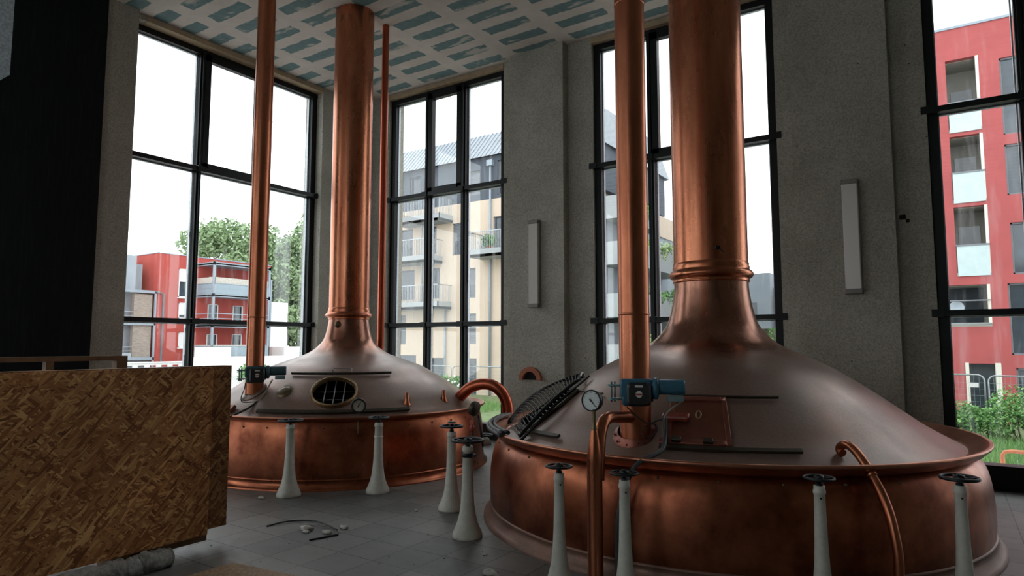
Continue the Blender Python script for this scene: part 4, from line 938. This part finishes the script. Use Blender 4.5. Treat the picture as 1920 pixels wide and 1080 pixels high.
# site fence, bushes, grass, barrier outside window 4
def fence_panel(x0, x1, y, z0, z1, label, ya=None):
    ya = y if ya is None else ya; t = ext('site_fence', (x0, y, z0), label, 'fence', 'temporary site fence panels')
    L = Vector((x1-x0, ya-y, 0)); e = L.normalized(); A = Vector((x0, y, 0)); f = [A+U*z0, A+U*(z1-.2)]
    for a in range(0, 91, 15): f.append(A+e*.2*(1-cos(radians(a)))+U*(z1-.2+.2*sin(radians(a))))
    B = A+L; g_ = []
    for a in range(90, -1, -15): g_.append(B-e*.2*(1-cos(radians(a)))+U*(z1-.2+.2*sin(radians(a))))
    part('tube_frame', MB().tube(f+g_+[B+U*z0], .026, 8), STEEL, t)
    m = MB(); n = int(L.length/.14)
    for i in range(1, n): m.tube([A+L*(i/n)+U*(z0+.15), A+L*(i/n)+U*(z1-.02)], .004, 3, False)
    for i in range(1, 9): m.tube([A+U*(z0+.15+(z1-z0-.2)*i/9), B+U*(z0+.15+(z1-z0-.2)*i/9)], .004, 3, False)
    part('wire_mesh', m, STEEL, t); return t
fy = 26.0
fence_panel(-2.4, .98, fy, G, .62, 'site fence panel left of the join, before the red building')
fence_panel(1.08, 4.5, fy, G, .60, 'site fence panel right of the join, before the red building')
single('fence_sign', MB().box(.55, .82, fy-.05, fy-.03, .22, .36), LABELW, (.7, fy-.04, .3), 'small white sign wired to the site fence', 'sign')
fence_panel(-25.5, -22.1, 27.5, G, .45, 'site fence panel before the beige block, left one'); fence_panel(-22.0, -18.6, 27.5, G, .45, 'site fence panel before the beige block, right one')
def bush(c, R, n, s, mat, label, flowers=0, stems=True, sq=(1, 1, .8), grp='bushes outside the windows'):
    rr = random.Random(int(abs(c[0]*37+c[1]*11))); t = ext('bush', (c[0], c[1], G), label, 'bush', grp)
    m = MB()
    for i in range(7): leaves(m, (c[0]+rr.uniform(-.55, .55)*R*sq[0], c[1]+rr.uniform(-.4, .4)*R, c[2]+rr.uniform(-.4, .45)*R*sq[2]), R*rr.uniform(.4, .65), n//7, s, rr)
    part('foliage', m, mat, t)
    m = MB()
    for i in range(6): a = rr.uniform(0, 6); m.tube([(c[0], c[1], G), (c[0]+R*.5*cos(a), c[1]+R*.5*sin(a), c[2])], .02, 5)
    part('stems', m, BARK, t)
    if flowers:
        m = MB()
        for i in range(flowers):
            q = Vector((c[0]+rr.uniform(-1, 1)*R*sq[0], c[1]-R*.5, c[2]+rr.uniform(-.6, .9)*R*sq[2])); m.lathe([(.0005, -.06), (.08, 0), (.0005, .06)], q, 6)
        part('blossom', m, FLOWER, t)
    return t
bush((.3, 25.2, -.75), .75, 2600, .06, LEAF2, 'green bush at the left foot of the site fence by the red building')
bush((1.75, 24.9, -.55), .95, 3800, .06, LEAF2, 'tallest green bush right of the fence join by the red building')
bush((3.0, 25.0, -.7), .9, 3000, .06, LEAF2, 'green bush with white blossom at the right end of the site fence', 14)
bush((-24.6, 26.2, -.5), 1.0, 1300, .10, LEAF2, 'bush with many white blossoms before the beige block, left one', 60)
bush((-22.6, 25.8, -.6), .95, 1300, .10, LEAF3, 'pale bush before the beige block, right one', 10)
bush((-20.5, 25.8, -.6), .95, 1300, .10, LEAF2, 'green bush before the beige block behind the arch pipe', 14)
bush((-13.3, 26.5, -.3), 1.0, 1300, .10, LEAF2, 'bush below the terraced block left of the tall pipe')
bush((-10.9, 30.5, .8), 1.5, 1500, .12, LEAF2, 'tall bush between tall pipe and big flue')
bush((-10.3, 42.0, 1.2), 1.9, 1500, .14, LEAF3, 'yellow green shrub before the grey house', 0)
bush((-8.2, 43.0, 1.6), 1.2, 900, .12, LEAF2, 'green shrub at the right corner of the grey house')
bush((-37.6, 26.5, -.4), 1.0, 1100, .10, LEAF2, 'green hedge bush beside the white wall at left, nearer one'); bush((-40.5, 28.2, -.4), 1.1, 1100, .10, LEAF2, 'green hedge bush beside the white wall at left, farther one')
gm = MB(); rr = random.Random(12)
for i in range(14000):
    x = rr.uniform(-2.5, 6); y = rr.uniform(20.3, 25.8); h_ = rr.uniform(.10, .34); a = rr.uniform(0, pi); dx, dy = .012*cos(a), .012*sin(a)
    gm.add([(x-dx, y-dy, G), (x+dx, y+dy, G), (x+rr.uniform(-.08, .08), y+rr.uniform(-.08, .08), G+h_)], [(0, 1, 2)])
for i in range(7000):
    x = rr.uniform(-27, -17); y = rr.uniform(20.3, 27); h_ = rr.uniform(.12, .40); a = rr.uniform(0, pi); dx, dy = .015*cos(a), .015*sin(a)
    gm.add([(x-dx, y-dy, G), (x+dx, y+dy, G), (x+rr.uniform(-.08, .08), y+rr.uniform(-.08, .08), G+h_)], [(0, 1, 2)])
single('grass', gm, GRASS, (0, 22, G), 'long green grass on the verge before the fences', 'grass', kind='stuff')
struct('verge', MB().box(-3, 8, 20.2, YF, G, G+.01).box(-30, -8, 20.2, YF, G, G+.01), SOIL)
t = ext('site_barrier', (2.4, 13.2, G), 'orange and white site barrier just outside the right-hand window', 'barrier')
yb = 13.0
part('top_rail', MB().tube([(.66, yb, G), (.66, yb, -.14), (.69, yb, -.09), (.78, yb, -.07), (3.9, yb, -.12), (4.0, yb, -.2), (4.0, yb, G)], .03, 8), ORANGE, t)
part('strut', MB().tube([(.50, yb+.25, G), (.58, yb+.1, -.42), (.66, yb, -.30)], .03, 6), ORANGE, t)
part('panel', MB().box(.8, 3.9, yb-.01, yb+.01, -.9, -.55), LABELW, t)

# coral building behind window 1 (facade faces +X)
XF = -59.8
cb = ext('coral_building', (-63, 36, G), 'coral red apartment house with grey steel balconies seen through the left window', 'building')
ch = [(33.6, 34.5, 6.0, 8.7), (33.7, 34.6, 4.0, 5.5), (33.8, 34.6, 1.3, 2.7), (36.6, 37.7, 6.3, 8.2), (39.3, 40.4, 6.3, 8.2), (36.6, 37.7, 3.4, 5.5), (39.3, 40.4, 3.4, 5.5), (36.6, 37.7, .6, 2.6), (39.3, 40.4, .6, 2.6)]
m = MB(); holes_wall(m, 'y', 31.75, 43.6, G, 9.95, XF-.3, XF, ch); m.box(-72, XF-.5, 31.75, 43.6, G, 9.95).box(-72, XF, 31.6, 31.76, G, 9.95)
part('wall', m, REDST2, cb, 'coral red rendered wall')
part('parapet', MB().box(-72, XF+.05, 31.55, 43.65, 9.95, 10.03), GSTEEL, cb)
for i, h in enumerate(ch):
    w = part('window', MB().box(XF-.1, XF+.03, h[0], h[1], h[2], h[2]+.1).box(XF-.1, XF+.03, h[0], h[1], h[3]-.06, h[3]).box(XF-.1, XF+.03, h[0], h[0]+.08, h[2], h[3]).box(XF-.1, XF+.03, h[1]-.08, h[1], h[2], h[3]).box(XF-.1, XF+.12, h[0]-.08, h[1]+.08, h[2]-.1, h[2]), SHUTW, cb)
    part('pane', MB().box(XF-.2, XF-.15, h[0], h[1], h[2], h[3]), WGL, w)
    if i < 3: part('shutter', MB().box(XF-.08, XF-.02, h[0]+.05, h[1]-.05, h[2]+(h[3]-h[2])*(.55, .25, .05)[i], h[3]), SHUTW, w)
m = MB().tube([(XF+.12, 32.2, G), (XF+.12, 32.2, 6.2), (XF+.12, 31.5, 6.4)], .09, 8); part('downpipe', m, SHUT, cb)
sf = MB(); bx0, bx1 = XF+.05, XF+2.9; f0, f1 = 35.4, 41.4
for y in (f0, f1): sf.box(bx1-.18, bx1, y-.1, y+.1, G, 9.35)
for z in (9.05, 6.05, 3.2):
    sf.box(bx0, bx1, f0-.1, f1+.1, z+.08, z+.2).box(bx1-.12, bx1, f0-.1, f1+.1, z, z+.32).box(bx0, bx1, f0-.1, f0, z, z+.32).box(bx0, bx1, f1, f1+.1, z, z+.32)
bs = part('balcony_frame', sf, GSTEEL, cb, 'grey steel balcony frame')
for z, b2 in ((6.33, 1), (3.48, 0), (.4, 1)):
    m = MB()
    for q in (.98, .52): m.box(bx1-.06, bx1-.01, f0, f1, z+q, z+q+.06).box(bx0, bx1, f0-.06, f0-.01, z+q, z+q+.06)
    if b2: m.box(bx1-.04, bx1-.02, f0, f1, z+.05, z+.95).box(bx0, bx1, f0-.04, f0-.02, z+.05, z+.95)
    part('railing', m, FROSTD, bs)
    if b2: part('reed_screen', MB().box(bx1-.15, bx1-.1, f0, f1, z+.9, z+(1.6 if z > 6 else 1.15)).box(bx0, bx1, f0+.02, f0+.07, z+.9, z+(1.6 if z > 6 else 1.15)), REED, bs)
# white annex, low walls, grey wing
wa = ext('white_annex', (XF+1, 45, G), 'plain white rendered annex between the coral building and the tree', 'building')
part('wall', MB().box(-66, XF, 43.7, 45.9, G, 6.1).box(-62, XF+2.5, 43.7, 52, G, 1.35), WHITE, wa)
part('panel', MB().box(XF-.01, XF+.04, 43.62, 43.8, 1.4, 8.5), GSTEEL, wa)
lw = ext('garden_wall', (XF+4, 38, G), 'low white wall with round lamp in front of the coral building', 'wall'); part('wall', MB().box(XF+3.1, XF+3.3, 33.0, 43.6, G, .45).box(XF+3.1, XF+3.3, 33.6, 37.1, .45, 1.35), WHITE, lw)
part('lamp_globe', MB().lathe([(.0005, -.2), (.14, -.14), (.2, 0), (.14, .14), (.0005, .2)], (XF+3.5, 39.2, .1), 14), SHUTW, lw)
gw = ext('grey_wing', (-60, 29, G), 'grey wing with timber cladding and open balconies left of the coral building', 'building')
m = MB(); m.box(-64, XF-.6, 24, 31.55, G, 6.3); part('wall', m, SHUT, gw)
part('tower', MB().box(-66, XF-1.0, 27.0, 30.2, 6.3, 9.6).box(-66, XF-1.5, 30.2, 31.0, 6.3, 8.9), LGREY, gw)
part('cladding', MB().box(XF-.55, XF-.1, 29.7, 31.3, .2, 6.1), CLAD, gw, 'weathered timber cladding')
m = MB()
for z in (6.2, 3.3, .2): m.box(XF-.6, XF+.1, 24, 31.6, z, z+.25)
for y in (26, 31.5): m.box(XF-.05, XF+.1, y-.08, y+.08, G, 6.4)
fr_ = part('balcony_frame', m, GSTEEL, gw)
for z in (3.55, .45): part('railing', MB().box(XF+.02, XF+.06, 24, 29.6, z+.9, z+.96).box(XF+.02, XF+.06, 24, 29.6, z+.55, z+.6).box(XF+.02, XF+.05, 24, 29.6, z, z+.4), LGREY, fr_)
for z in (3.6, .6): w = part('window', MB().box(XF-.62, XF-.5, 26.5, 28.9, z, z+2.3), LGREY, gw); part('pane', MB().box(XF-.5, XF-.48, 26.6, 28.8, z+.1, z+2.2), WGL, w)
# white slotted barrier
t = ext('white_barrier', (-42, 20, G), 'long white slotted parapet low outside the left window', 'barrier')
m = MB(); holes_wall(m, 'y', 17.5, 25.2, G, .42, -43.1, -43, [(18+i*.75, 18.45+i*.75, .12, .25) for i in range(9)]); part('panel', m, SHUTW, t); part('cap', MB().box(-43.2, -42.9, 17.4, 25.3, .40, .47), SHUTW, t)

def tree(c, R, Hc, n, s, label, trunk=.35):
    rr = random.Random(int(abs(c[0]))+5); t = ext('tree', (c[0], c[1], G), label, 'tree'); m = MB(); br_ = MB()
    br_.tube(smooth_path([(c[0], c[1], G), (c[0]+.3, c[1], Hc*.4), (c[0]-.2, c[1]+.2, Hc)], 4), [trunk*(1-.05*i) for i in range(9)], 8)
    K = 60
    for i in range(K):
        a = rr.uniform(0, 2*pi); u = rr.uniform(-1, 1); w = math.sqrt(1-u*u)*rr.uniform(.45, .95)
        q = Vector((c[0]+R*w*cos(a), c[1]+R*w*sin(a), Hc+R*.95*u*rr.uniform(.7, 1)))
        leaves(m, q, R*rr.uniform(.24, .38), n//K, s, rr, (1, 1, .75))
        if i % 3 == 0: br_.tube([(c[0], c[1], Hc*.5), (c[0]*.5+q.x*.5, c[1]*.5+q.y*.5, (Hc*.6+q.z)/2), q], [.16, .1, .04], 5)
    part('crown', m, LEAF, t); part('trunk', br_, BARK, t)
tree((-84.5, 55.8, G), 9.6, 10.2, 21000, .38, 'large leafy tree rising behind the coral building')
tree((-79.5, 67.5, G), 11.5, 8.8, 30000, .42, 'dense taller tree at the right edge of the left window')
